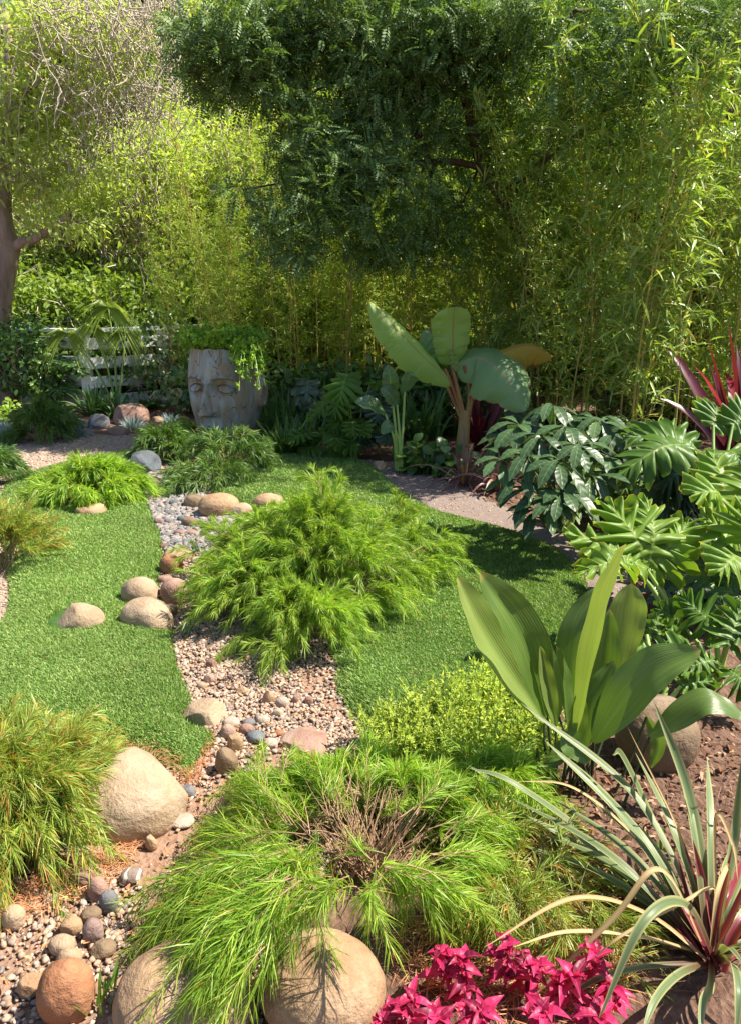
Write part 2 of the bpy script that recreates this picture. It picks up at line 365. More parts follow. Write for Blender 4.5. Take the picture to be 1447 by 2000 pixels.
# stones
M['s_tan']=stone_mat('tan_stone',(0.298,0.185,0.103),(0.425,0.284,0.167),(0.482,0.346,0.227))
M['s_sand']=stone_mat('sandstone',(0.325,0.225,0.143),(0.413,0.306,0.202),(0.437,0.339,0.241),.15)
M['s_pink']=stone_mat('pink_stone',(0.248,0.140,0.103),(0.354,0.225,0.172),(0.390,0.279,0.217))
M['s_org']=stone_mat('orange_stone',(0.284,0.113,0.054),(0.366,0.183,0.094),(0.390,0.236,0.138),.15)
M['s_grey']=stone_mat('grey_stone',(0.111,0.111,0.118),(0.197,0.197,0.203),(0.250,0.242,0.236))
M['s_blue']=stone_mat('blue_grey_stone',(0.066,0.086,0.105),(0.131,0.151,0.170),(0.184,0.197,0.203))
M['s_white']=stone_mat('pale_stone',(0.354,0.279,0.217),(0.437,0.365,0.295),(0.413,0.269,0.206),.12)
M['s_brown']=stone_mat('brown_stone',(0.153,0.102,0.064),(0.236,0.166,0.103),(0.284,0.215,0.148))
M['s_band']=stone_mat('banded_stone',(0.153,0.118,0.098),(0.248,0.193,0.163),(0.295,0.225,0.187),.2,.8)
M['s_purple']=stone_mat('mauve_stone',(0.177,0.107,0.098),(0.271,0.183,0.163),(0.325,0.236,0.206))
def ground_mat(name, stops, scale, bs, bd, scale2=None):
    n=NT(name); co=n.coord('Object')
    a=n.noise(scale,co,8,.7,.4); c=n.ramp(a,stops)
    b=n.noise(1.1,co,3); c=n.mix(n.math('MULTIPLY',b,.35),c,stops[0][1])
    h=n.math('ADD',a,n.math('MULTIPLY',n.vor(scale2 or scale*3,co),.5))
    return n.end(n.pbr(c,.92,.15,n.bump(h,bs,bd)))
M['soil']=ground_mat('mulch_soil',[(.3,(.10,.055,.038)),(.55,(.2,.12,.085)),(.75,(.32,.21,.15))],16,.9,.03)
M['bed']=ground_mat('creek_soil',[(.3,(0.252,0.150,0.099)),(.55,(0.340,0.211,0.145)),(.75,(0.414,0.286,0.205))],20,.8,.02)
M['grit']=ground_mat('path_grit',[(.3,(0.266,0.184,0.132)),(.5,(0.385,0.286,0.218)),(.72,(0.474,0.374,0.304))],60,.9,.012,90)
M['strip']=ground_mat('path_slab',[(.3,(0.160,0.119,0.100)),(.5,(0.224,0.176,0.153)),(.72,(0.266,0.217,0.190))],26,.6,.012,9)
M['under']=simple_mat('turf_backing',(.035,.08,.02),(.06,.13,.03),30,.95,.1,.5,.01)
M['hillg']=ground_mat('hill_litter',[(.3,(.10,.075,.04)),(.5,(.22,.17,.09)),(.72,(.32,.27,.13))],3,.9,.1,6)
def peb_mat(name, stops):
    n=NT(name); geo=n.N('ShaderNodeNewGeometry'); c=n.ramp(geo.outputs['Random Per Island'],stops,'CONSTANT')
    nz=n.noise(70,n.coord('Object'),3); c=n.mix(n.math('MULTIPLY',nz,.4),c,(.3,.25,.2))
    return n.end(n.pbr(c,.7,.3,n.bump(nz,.2,.002)))
M['peb']=peb_mat('pebbles',[(0,(0.406,0.279,0.187)),(.18,(0.472,0.345,0.246)),(.3,(0.328,0.201,0.128)),(.42,(0.236,0.184,0.152)),(.52,(0.433,0.268,0.177)),(.64,(0.158,0.134,0.128)),(.7,(0.512,0.401,0.315)),(.84,(0.361,0.223,0.148)),(.93,(0.315,0.256,0.221))])
M['peb_g']=peb_mat('grey_pebbles',[(0,(0.219,0.209,0.209)),(.2,(0.157,0.154,0.161)),(.38,(0.287,0.264,0.243)),(.52,(0.240,0.189,0.155)),(.64,(0.104,0.109,0.122)),(.78,(0.313,0.279,0.243)),(.9,(0.187,0.179,0.179))])
M['peb_p']=peb_mat('path_pebbles',[(0,(0.328,0.234,0.167)),(.2,(0.406,0.290,0.206)),(.36,(0.275,0.201,0.157)),(.5,(0.367,0.245,0.167)),(.66,(0.210,0.167,0.143)),(.78,(0.446,0.335,0.256)),(.9,(0.302,0.223,0.177))])

# ------------------------------------------------------------------ ground, lawns, creek bed, paths
def pxpoly(pts, z=0.0, m=6):
    g=np.array([G(x,y,z)[:2] for x,y in pts]); n=len(g)
    out=[]
    for i in range(n):   # closed Catmull-Rom
        a,b,c,d=g[i-1],g[i],g[(i+1)%n],g[(i+2)%n]
        for f in np.linspace(0,1,m,endpoint=False):
            out.append(.5*(2*b+(c-a)*f+(2*a-5*b+4*c-d)*f*f+(3*b-a-3*c+d)*f**3))
    return np.array(out)
def inside(poly, X, Y):
    r=np.zeros(X.shape,bool); n=len(poly)
    for i in range(n):
        x1,y1=poly[i-1]; x2,y2=poly[i]
        if y1==y2: continue
        c=((y1>Y)!=(y2>Y))&(X<(x2-x1)*(Y-y1)/(y2-y1)+x1); r^=c
    return r
def edist(poly, X, Y):
    d=np.full(X.shape,9.0); n=len(poly)
    for i in range(n):
        a=poly[i-1]; b=poly[i]; ab=b-a; L=(ab**2).sum()+1e-9
        t=np.clip(((X-a[0])*ab[0]+(Y-a[1])*ab[1])/L,0,1)
        d=np.minimum(d,np.hypot(X-a[0]-t*ab[0],Y-a[1]-t*ab[1]))
    return d
LAWN_L=pxpoly([(2,985),(25,940),(120,908),(215,892),(285,888),(300,905),(262,940),(288,985),(316,1045),(318,1095),(312,1150),(340,1225),(345,1290),(376,1362),(372,1405),(424,1440),(392,1490),(374,1528),(330,1500),(268,1478),(150,1480),(0,1520),(-260,1560),(-420,1440),(-250,1330),(-60,1260),(6,1215),(22,1165),(16,1110),(4,1040)])
LAWN_R=pxpoly([(420,960),(425,925),(520,897),(600,888),(715,906),(785,962),(860,1003),(960,1030),(1060,1062),(1128,1108),(1148,1160),(1125,1215),(1095,1275),(1060,1370),(900,1395),(745,1435),(700,1412),(660,1345),(655,1300),(620,1220),(520,1080),(470,1020),(450,990)])
STRIP=pxpoly([(690,896),(760,902),(850,925),(930,965),(1010,1005),(1100,1042),(1200,1075),(1225,1130),(1190,1200),(1150,1290),(1080,1370),(1040,1375),(1095,1270),(1120,1215),(1140,1160),(1122,1112),(1055,1066),(955,1034),(855,1008),(780,966),(710,912)])
PATH=pxpoly([(-300,900),(-200,868),(0,862),(100,862),(200,852),(300,850),(330,868),(290,888),(210,892),(115,908),(20,942),(-5,985),(0,1040),(10,1110),(16,1165),(2,1215),(-70,1260),(-260,1330),(-700,1300),(-600,1000)])
CREEK=pxpoly([(262,935),(330,905),(420,925),(440,990),(520,1060),(640,1220),(665,1300),(700,1400),(745,1440),(760,1520),(640,1700),(480,2050),(100,2250),(-300,2150),(-150,1800),(60,1700),(200,1600),(330,1500),(390,1490),(424,1440),(372,1400),(345,1290),(312,1150),(316,1050),(288,985)])
def lawn_z(poly,X,Y,rg):
    d=edist(poly,X,Y); u=np.clip(d/.13,0,1); e=1-(1-u)**2
    sw=.018*np.sin(X*2.3+1)*np.sin(Y*1.7)+.010*np.sin(X*5.1+Y*2.9)
    return .002+e*(.042+sw)
def grid_sheet(name, poly, zf, mat, step=.035, label=None):
    x0,y0=poly.min(0)-step; x1,y1=poly.max(0)+step
    xs=np.arange(x0,x1+step,step); ys=np.arange(y0,y1+step,step)
    X,Y=np.meshgrid(xs,ys); ins=inside(poly,X,Y)
    Z=zf(X,Y); nx=len(xs)
    idx=np.arange(X.size).reshape(X.shape)
    ok=ins[:-1,:-1]|ins[1:,:-1]|ins[:-1,1:]|ins[1:,1:]
    Z=np.where(ins,Z,-.012)
    q=np.stack([idx[:-1,:-1],idx[:-1,1:],idx[1:,1:],idx[1:,:-1]],-1)[ok]
    mb=MB(); mb.add(np.stack([X,Y,Z],-1).reshape(-1,3),q=q)
    o=mb.build(name,mat); setp(o,kind='structure'); return o
def ground_z(X,Y):
    X=np.asarray(X,float); Y=np.asarray(Y,float)
    h=.006*np.sin(X*3.1+Y*1.3)+.005*np.sin(X*7.7-Y*5.2)
    k=np.clip((Y-12.6+.12*X)/11,0,1); k2=np.clip((-X-6.5)/8,0,1)*np.clip((Y-7)/5,0,1)
    hill=k*k*(3-2*k)*7.5+1.2*np.clip(k,0,1)*np.sin(X*.5+1)
    return h+hill+k2*1.5
def build_ground():
    rg=np.random.default_rng(5)
    def seg(a,b,n,p=1): return a+(b-a)*np.linspace(0,1,n)**p
    xs=np.concatenate([-seg(4,120,40,2.2)[::-1],np.arange(-3.95,3.95,.05),seg(4,120,40,2.2)])
    ys=np.concatenate([seg(-40,.6,16,.5),np.arange(.65,6.5,.05),seg(6.55,26,90),seg(27,160,16,1.5)])
    X,Y=np.meshgrid(xs,ys); Z=ground_z(X,Y)
    near=(Y<7)&(abs(X)<4); cz=inside(CREEK,X,Y)|inside(PATH,X,Y)|inside(LAWN_L,X,Y)|inside(LAWN_R,X,Y)|inside(STRIP,X,Y)
    clod=wob(rg,np.stack([X,Y,X*0],-1),8,.014,5.0)+wob(rg,np.stack([X,Y,X*0],-1),6,.008,13.0)
    Z=Z+np.where(near&~cz,clod,0)-np.where(cz,.018,0)
    idx=np.arange(X.size).reshape(X.shape)
    q=np.stack([idx[:-1,:-1],idx[:-1,1:],idx[1:,1:],idx[1:,:-1]],-1).reshape(-1,4)
    cyy=Y[:-1,:-1].ravel(); far=cyy>12.5
    mb=MB(); mb.add(np.stack([X,Y,Z],-1).reshape(-1,3),q=q[~far]); setp(mb.build('ground',M['soil']),kind='structure')
    mb=MB(); mb.add(np.stack([X,Y,Z],-1).reshape(-1,3),q=q[far]); setp(mb.build('hillside',M['hillg']),kind='structure')
build_ground()
rg0=np.random.default_rng(1)
grid_sheet('lawn',LAWN_L,lambda X,Y:lawn_z(LAWN_L,X,Y,rg0),M['under'])
grid_sheet('lawn',LAWN_R,lambda X,Y:lawn_z(LAWN_R,X,Y,rg0),M['under'])
grid_sheet('path',STRIP,lambda X,Y:.006+ground_z(X,Y)*.3,M['strip'],.06)
grid_sheet('gravel_path',PATH,lambda X,Y:.004+ground_z(X,Y)*.4,M['grit'],.08)
grid_sheet('creek_bed',CREEK,lambda X,Y:.000+ground_z(X,Y)*.5-.004,M['bed'],.05)

def vis_keep(X,Y,rg,margin=90):
    dep=Y*cp+CAM_H*sp; px=723.5+FPX*X/dep; v=(CAM_H*cp-Y*sp)/dep; py=1000+FPX*v
    return (px>-margin)&(px<1447+margin)&(py<2000+margin*2.2)
def scatter(poly, n, rg, dens=None):
    x0,y0=poly.min(0); x1,y1=poly.max(0); out=[]; tot=0
    for _ in range(60):
        X=rg.uniform(x0,x1,n); Y=rg.uniform(y0,y1,n)
        k=inside(poly,X,Y)&vis_keep(X,Y,rg)
        if dens is not None: k&=rg.uniform(0,1,n)<dens(X,Y)
        out.append(np.stack([X[k],Y[k]],1)); tot+=k.sum()
        if tot>=n: break
    return np.concatenate(out)[:n]
# stones that grass must not grow through: (px,py,half width px)
ROCKPX=[(155,1225,56),(275,1170,42),(286,1212,52),(270,1560,95),(405,1402,45),(186,1005,34)]
def clear_rocks(XY):
    k=np.ones(len(XY),bool)
    for (x,y,w_) in ROCKPX:
        g=G(x,y); r=w_/ppm(g[1]); k&=np.hypot(XY[:,0]-g[0],(XY[:,1]-g[1])*.8)>r*.93
    return k
def turf(name, poly, n, seed, label):
    rg=np.random.default_rng(seed)
    XY=scatter(poly,n,rg,lambda X,Y:np.clip((3.2/np.maximum(Y,1.5))**1.1,.12,1)); XY=XY[clear_rocks(XY)]
    n=len(XY); z=lawn_z(poly,XY[:,0],XY[:,1],rg)
    far=np.clip(XY[:,1]/3.0,1,3)
    L=rg.uniform(.020,.036,n)*(.85+.15*far)*(1+.25*wob(np.random.default_rng(3),np.c_[XY,XY[:,0]*0],5,1,2.5)); W=rg.uniform(.0011,.0019,n)*far
    a=rg.uniform(0,2*PI,n); lean=rg.uniform(.15,.75,n)
    sw=wob(np.random.default_rng(seed+9),np.c_[XY,XY[:,0]*0],5,.5,.9)
    D=np.stack([np.cos(a)*lean-.22+.3*sw,np.sin(a)*lean-.12,np.ones(n)],1)
    N=rdir(rg,n)
    mb=MB(); inst(mb,NEEDLE,np.c_[XY,z-.004],D,N,L,W,droop=.3)
    o=mb.build(name,M['turf']); return setp(o,kind='stuff',label=label)
turf('grass',LAWN_L,210000,11,'short green turf left of the dry creek')
turf('grass',LAWN_R,170000,12,'short green turf right of the dry creek')

def pebbles(name, poly, n, seed, mat, r0, r1, label, dens=None, flat=.6, zoff=0.0):
    rg=np.random.default_rng(seed)
    XY=scatter(poly,n,rg,dens)
    n=len(XY)
    # low-poly pebble: octahedron split once (18 verts)
    V=[(1,0,0),(-1,0,0),(0,1,0),(0,-1,0),(0,0,1),(0,0,-1)]
    F=[(0,2,4),(2,1,4),(1,3,4),(3,0,4),(2,0,5),(1,2,5),(3,1,5),(0,3,5)]
    V=[np.array(v,float) for v in V]; E={}; T=[]
    def mid(a,b):
        k=(min(a,b),max(a,b))
        if k not in E: m_=V[a]+V[b]; V.append(m_/np.linalg.norm(m_)); E[k]=len(V)-1
        return E[k]
    for a,b,c in F:
        x,y,z=mid(a,b),mid(b,c),mid(c,a); T+=[(a,x,z),(x,b,y),(z,y,c),(x,y,z)]
    V=np.array(V); T=np.array(T)
    r=rg.uniform(0,1,n)**2.2*(r1-r0)+r0; r*=np.clip(XY[:,1]/4.2,1,1.8)
    sc_=np.stack([r*rg.uniform(.9,1.35,n),r*rg.uniform(.7,1.05,n),r*rg.uniform(.4,.8,n)*flat/.6],1)
    a=rg.uniform(0,2*PI,n); ti=rg.normal(0,.35,n)
    X=V[None]*sc_[:,None,:]*(1+.14*rg.normal(size=(n,len(V),1)))
    x=X[:,:,0]*np.cos(ti)[:,None]-X[:,:,2]*np.sin(ti)[:,None]; z=X[:,:,0]*np.sin(ti)[:,None]+X[:,:,2]*np.cos(ti)[:,None]
    y=X[:,:,1]; ca,sa=np.cos(a)[:,None],np.sin(a)[:,None]
    X=np.stack([x*ca-y*sa+XY[:,0:1], x*sa+y*ca+XY[:,1:2], z+(ground_z(XY[:,0],XY[:,1])*.5+zoff+sc_[:,2]*.3)[:,None]+rg.uniform(0,.005,n)[:,None]],-1)
    mb=MB(); mb.add(X.reshape(-1,3),t=(T[None]+(np.arange(n)*len(V))[:,None,None]).reshape(-1,3))
    o=mb.build(name,mat); return setp(o,kind='stuff',label=label)
def creek_d(X,Y):
    nz=wob(np.random.default_rng(77),np.stack([X,Y,X*0],-1),6,1,1.3)
    bare=G(330,1640)
    h=np.exp(-((X-bare[0])**2+(Y-bare[1])**2)/.05)
    return np.clip(.62+nz*.75-h*.6,.05,1)*np.clip((2.6/np.maximum(Y,1.3))**.7,.25,1)
GREY=pxpoly([(262,935),(350,930),(400,965),(470,1010),(430,1075),(330,1080),(312,1040),(288,985)])
pebbles('gravel',CREEK,36000,21,M['peb'],.0035,.012,'small cream and grey gravel in the dry creek bed',creek_d)
pebbles('gravel',GREY,4500,22,M['peb_g'],.008,.022,'blue grey gravel at the far end of the dry creek',zoff=.004)
dk=pxpoly([(200,1790),(270,1745),(330,1760),(330,1850),(240,1960),(200,1930),(225,1850)])
0 and pebbles('gravel',dk,900,25,M['peb_g'],.004,.010,'darker grey gravel beside the round creek stones',zoff=.006)
pebbles('gravel',PATH,26000,23,M['peb_p'],.006,.013,'crushed tan gravel covering the path at the back left',lambda X,Y:np.ones_like(X))
pebbles('gravel',STRIP,2500,24,M['peb_p'],.003,.009,'sparse grit scattered over the narrow path beside the lawn')

# ------------------------------------------------------------------ stones
def ico(sub=4):
    t=(1+5**.5)/2
    V=[(-1,t,0),(1,t,0),(-1,-t,0),(1,-t,0),(0,-1,t),(0,1,t),(0,-1,-t),(0,1,-t),(t,0,-1),(t,0,1),(-t,0,-1),(-t,0,1)]
    F=[(0,11,5),(0,5,1),(0,1,7),(0,7,10),(0,10,11),(1,5,9),(5,11,4),(11,10,2),(10,7,6),(7,1,8),(3,9,4),(3,4,2),(3,2,6),(3,6,8),(3,8,9),(4,9,5),(2,4,11),(6,2,10),(8,6,7),(9,8,1)]
    V=[np.array(v)/np.linalg.norm(v) for v in V]
    for _ in range(sub):
        E={};T=[]
        def mid(a,b):
            k=(min(a,b),max(a,b))
            if k not in E: m_=V[a]+V[b]; V.append(m_/np.linalg.norm(m_)); E[k]=len(V)-1
            return E[k]
        for a,b,c in F:
            x,y,z=mid(a,b),mid(b,c),mid(c,a); T+=[(a,x,z),(x,b,y),(z,y,c),(x,y,z)]
        F=T
    return np.array(V),np.array(F)
ICO=[ico(3),ico(4)]
def stone(px,py,wpx,hpx,mat,label,seed,name='river_stone',cat='stone',group='rounded stones along the dry creek',ang=0.0,yfac=.8,rot=None,sink=.25,lump=.06,cuts=0):
    "px,py: centre of the stone in the photo; wpx,hpx its size there"
    rg=np.random.default_rng(seed)
    g=G(px,py+hpx*.25); D=g[1]; k=ppm(D)
    a=wpx/2/k; el=math.atan2(CAM_H,D)
    # seen height = vertical size * cos(el) + depth * sin(el)
    b=a*yfac; hh=hpx/k
    c=max(.28*min(a,b), (hh-2*b*math.sin(el)*.72)/(math.cos(el)*1.15)) if hpx<wpx*1.6 else hh*.5
    c=min(c,a*1.5)*(.95 if wpx<70 else 1)
    V,T=ICO[1 if wpx>60 else 0]
    X=V.copy()
    X=np.sign(X)*np.abs(X)**.9
    X*= (1+wob(rg,V,6,lump,.35)[:,None]+wob(rg,V,6,lump*.38,1.4)[:,None])
    for _ in range(cuts):
        n_=rdir(rg,1)[0]; n_[2]=abs(n_[2])*.8; n_/=np.linalg.norm(n_); d=rg.uniform(.62,.86)
        ex=np.maximum(X@n_-d,0); X-=ex[:,None]*n_[None]*.9
    X*=np.array([a,b,c])
    ra=rot if rot is not None else rg.uniform(-.4,.4)
    x=X[:,0]*math.cos(ra)-X[:,1]*math.sin(ra); y=X[:,0]*math.sin(ra)+X[:,1]*math.cos(ra)
    if ang: x,zz=x*math.cos(ang)-X[:,2]*math.sin(ang), x*math.sin(ang)+X[:,2]*math.cos(ang); X[:,2]=zz
    X=np.stack([x,y,X[:,2]],1)
    mb=MB(); mb.add(X,t=T)
    # centre the silhouette on the asked pixel
    zc=c*(1-sink*2)
    g2=G(px,py,max(zc,.0)*.6)
    o=mb.build(name,M[mat],loc=(g2[0],g2[1],zc)); return setp(o,label,cat,group)
S=stone; RB='boulders and rocks on the lawn and creek edge'
# big ones
S(262,1568,225,190,'s_sand','largest flat cream sandstone boulder at the lower left corner of the lawn',101,'boulder','boulder',RB,yfac=1.0,cuts=2,lump=.05,sink=.32,rot=.1)
S(155,1224,106,70,'s_sand','cream boulder standing alone in the middle of the left lawn',102,'boulder','boulder',RB,cuts=2,sink=.3,yfac=.75,rot=0)
S(276,1170,82,62,'s_sand','round cream boulder on the lawn edge, upper of two touching ones',103,'boulder','boulder',RB,sink=.3,yfac=.8)
S(287,1216,112,74,'s_sand','long cream boulder on the lawn edge, lower of two touching ones',104,'boulder','boulder',RB,sink=.3,yfac=.75,rot=-.35)
S(402,1400,92,66,'s_sand','flat square cream slab set at the edge of the left lawn',105,'flat_rock','rock',RB,cuts=4,sink=.42,yfac=.85,rot=-.3)
S(600,1450,120,52,'s_pink','flat pinkish tan slab between the creek gravel and the front shrub',106,'flat_rock','rock',RB,cuts=4,sink=.42,yfac=.9,rot=.2)
S(1280,1452,165,140,'s_brown','round tan boulder behind the broad strap leaved plant on the bare soil',107,'boulder','boulder',RB,yfac=.9,sink=.18,lump=.04)
S(632,1950,272,205,'s_tan','big round tan boulder under the front shrub at the bottom edge',108,'boulder','boulder',RB,yfac=.85,sink=.15,lump=.05)
S(365,1965,300,235,'s_tan','smooth tan boulder lying left of the big round one at the bottom edge',109,'boulder','boulder',RB,yfac=1.0,sink=.25,lump=.06,rot=.5)
S(132,1950,118,112,'s_org','orange rounded boulder at the bottom left corner',110,'boulder','boulder',RB,yfac=.85,sink=.2,lump=.06)
S(428,996,82,44,'s_tan','tan oval boulder at the far end of the creek below the airy shrub',111,'boulder','boulder',RB,yfac=.8,sink=.2,rot=.2)
S(381,985,42,27,'s_brown','brown stone touching the left side of the tan oval boulder in the far creek',112)
S(466,1001,58,30,'s_sand','wedge shaped tan rock right of the tan oval boulder in the far creek',113,cuts=4,rot=.3)
S(526,988,64,36,'s_tan','low tan boulder at the edge of the far lawn right of the creek',114,'boulder','boulder',RB,sink=.3)
S(284,912,66,40,'s_blue','blue grey boulder at the top of the left lawn where the creek begins',115,'boulder','boulder',RB,cuts=3,sink=.2)
S(497,905,48,16,'s_grey','low grey rock half hidden behind the airy shrub before the head planter',116,'boulder','boulder',RB,sink=.3)
S(180,1004,66,34,'s_tan','tan rock peeping out beneath the round shrub on the left lawn',117,'boulder','boulder',RB,cuts=3,sink=.25)
S(302,943,30,16,'s_brown','small dark brown stone below the blue grey boulder',118)
S(350,1087,62,27,'s_tan','oval tan stone above the orange one in the mid creek',119,sink=.3)
S(336,1109,50,36,'s_org','orange oval stone in the middle stretch of the creek',120,sink=.2)
S(322,1134,34,20,'s_pink','flat pink stone just below the orange oval one',121,cuts=3)
S(342,1166,56,48,'s_pink','brownish pink boulder touching the upper cream boulder by the creek',122,sink=.15,lump=.05)
S(332,1196,36,24,'s_brown','shaded brown stone wedged between the pink boulder and the long cream one',123)
S(362,1146,22,14,'s_sand','small sand coloured stone right of the pink boulder',124)
S(386,1098,26,16,'s_white','pale stone right of the orange oval one under the big shrub',125)
S(384,1150,18,13,'s_sand','tiny cream stone against the left edge of the big middle shrub',126)
# far creek small stones
far=[(340,985,'s_blue','pale blue stone in the grey gravel near the round lawn shrub',22,13),(333,1004,'s_grey','grey stone second row down in the grey gravel',22,12),(312,1022,'s_purple','mauve stone at the lawn edge in the grey gravel',20,14),
(329,1020,'s_grey','round grey stone beside the mauve one in the grey gravel',16,12),(355,1017,'s_blue','bluish stone in the middle of the far creek',18,13),(371,1025,'s_brown','angular brown stone in the middle of the far creek',32,22),
(399,1032,'s_grey','small grey stone right of the angular brown one',16,11),(417,1026,'s_pink','pink round stone below the tan oval boulder',17,12),(432,1034,'s_white','pale flat stone below the wedge shaped rock',36,16),
(352,1043,'s_purple','mauve stone under the angular brown one',24,13),(375,1043,'s_pink','pinkish stone in the lower row of the far creek',24,13),(325,1048,'s_grey','grey stone hugging the dark lawn edge in the far creek',20,12),
(342,1060,'s_blue','blue grey flat stone in the lower row of the far creek',24,12),(366,1060,'s_grey','grey flat stone next to the blue grey one in the lower row',24,12),(390,1055,'s_white','white stone in the lower row of the far creek',20,10),
(412,1052,'s_grey','grey stone near the shrub in the lower row of the far creek',22,12),(384,1070,'s_blue','bluish stone just above the oval tan one',20,12),(322,1069,'s_brown','little brown stone at the left end above the oval tan one',22,12),
(436,1055,'s_tan','tan stone at the upper left foot of the big middle shrub',24,14),(402,978,'s_white','small white stone right of the brown one behind the tan boulder',14,9),(410,966,'s_pink','small pinkish stone behind the tan oval boulder',18,10)]
for i,(x,y,m_,lb,w_,h_) in enumerate(far): S(x,y,w_,h_,m_,lb,140+i,sink=.2)
# mid creek
mid=[(474,1352,'s_tan','tan pointed stone beneath the left front of the big middle shrub',26,19,2),(526,1368,'s_tan','golden tan stone standing beneath the front of the big middle shrub',26,30,1),(553,1376,'s_white','pink speckled stone second in the row beneath the big middle shrub',30,23,1),
(580,1368,'s_pink','pinkish upright stone third in the row beneath the big middle shrub',20,26,1),(604,1372,'s_pink','small pink stone last in the row beneath the big middle shrub',18,18,0),(544,1396,'s_white','cream round stone below the row under the big middle shrub',22,18,0),
(514,1408,'s_white','white round stone above the dark blue oval one',28,20,0),(453,1414,'s_white','white speckled stone beside the flat slab at the lawn edge',36,22,0),(487,1414,'s_grey','dark grey stone tucked between the white stones',28,18,0),
(448,1434,'s_pink','rosy brown stone below the white speckled one',36,30,2),(482,1428,'s_pink','smooth pink stone next to the rosy brown one',32,24,0),(500,1442,'s_blue','dark blue grey oval stone in the middle of the creek cluster',42,25,0),
(460,1456,'s_tan','pale angular tan stone above the golden brown one',38,42,3),(530,1454,'s_white','white round stone right of the blue grey oval',30,20,0),(444,1496,'s_brown','golden brown blocky stone casting a dark shadow, tallest in the cluster',48,54,3),
(467,1512,'s_tan','small tan stone leaning on the golden brown blocky one',20,22,0),(496,1510,'s_white','white flat oval stone right of the small tan one',34,22,0),(528,1532,'s_white','cream stone partly covered by the tips of the front shrub',38,20,0),
(367,1550,'s_grey','dark grey oval stone against the largest sandstone boulder',34,28,0),(358,1605,'s_white','long white oval stone below the largest sandstone boulder',54,28,0),(283,1622,'s_purple','grey mauve round stone below the largest sandstone boulder',42,34,0),
(297,1650,'s_tan','orange tan angular stone under the grey mauve round one',28,32,2),(258,1714,'s_band','veined grey stone lying alone right of the stone row',46,31,0),(163,1718,'s_pink','peach and rose oval stone at the top of the lower stone row',52,36,0),
(192,1743,'s_pink','pinkish grey stone second in the lower stone row',44,44,0),(214,1768,'s_grey','shadow striped grey stone third in the lower stone row',40,42,0),(180,1790,'s_brown','olive brown stone in the middle of the lower stone row',44,32,0),
(142,1813,'s_tan','plain taupe oval stone left of the olive brown one',48,36,0),(183,1826,'s_purple','mauve patterned stone right of the taupe oval one',44,46,0),(124,1850,'s_sand','peach oval stone left of the speckled cream one',58,40,0),
(203,1856,'s_brown','speckled brown oval stone lowest right of the lower stone row',54,36,0),(138,1880,'s_sand','speckled cream stone resting above the orange boulder',52,44,0),(28,1798,'s_sand','round cream stone alone at the left edge of the gravel',52,45,0),
(62,1929,'s_tan','taupe flat stone left of the orange boulder',52,44,2),(122,1686,'s_pink','small pinkish stone among the fallen needles',22,14,0),(178,1682,'s_sand','cream stone half buried above the peach and rose one',36,22,0),
(410,1330,'s_pink','rosy stone in the creek between lawn and big middle shrub',26,20,0),(395,1342,'s_sand','half buried sand stone at the edge of the left lawn',22,16,0),(366,1236,'s_blue','small bluish stone in the shade left of the big middle shrub',22,22,1),
(414,1300,'s_pink','pinkish stone shaded by the lower left tips of the big middle shrub',24,20,0),(604,1435,'s_pink','little pink stone above the pinkish slab',20,12,0),(546,1433,'s_org','small orange stone between the white round one and the slab',24,14,0),(1240,1520,'s_brown','small brown stone on the soil before the tan boulder',24,14,0)]
for i,(x,y,m_,lb,w_,h_,c_) in enumerate(mid): S(x,y,w_,h_,m_,lb,200+i,sink=.16 if w_>30 else .22,cuts=c_+(i%3==0),lump=.085)
# back border rocks
BR='rocks edging the gravel path in front of the fence'
back=[(152,832,'s_blue','grey blue rock behind the small round shrub at the back left',46,22),(194,830,'s_grey','purplish grey rock left of the rust coloured one in the back border',48,26),(257,819,'s_pink','large rusty pink rock in the back border',74,36),(232,846,'s_pink','low pinkish rock in front of the rusty one in the back border',50,20),
(308,828,'s_tan','round tan rock right of the rusty one in the back border',32,18),(360,834,'s_pink','pink rock close to the left of the head planter',38,24),(338,842,'s_tan','small tan rock between the blue tuft and the pink rock',34,14),(300,846,'s_org','low orange rock in front of the round tan one',40,14),
(20,838,'s_grey','grey rock at the far left end of the back border',44,20),(70,838,'s_purple','mauve rock between the blue tufts at the back left',50,20),(268,852,'s_tan','tan pebble sized rock at the edge of the path below the rusty one',24,10),(120,846,'s_grey','grey rock just right of the small round shrub',30,16),(0,860,'s_pink','pink rock cut by the left edge of the photo',34,14),(390,848,'s_grey','little grey rock at the foot of the head planter',28,14)]
for i,(x,y,m_,lb,w_,h_) in enumerate(back): S(x,y,w_,h_,m_,lb,300+i,'border_rock','rock',BR,cuts=3,sink=.2,lump=.09)
S(740,912,30,16,'s_tan','pale folded dry leaf coloured stone at the start of the narrow path',330,cuts=2)

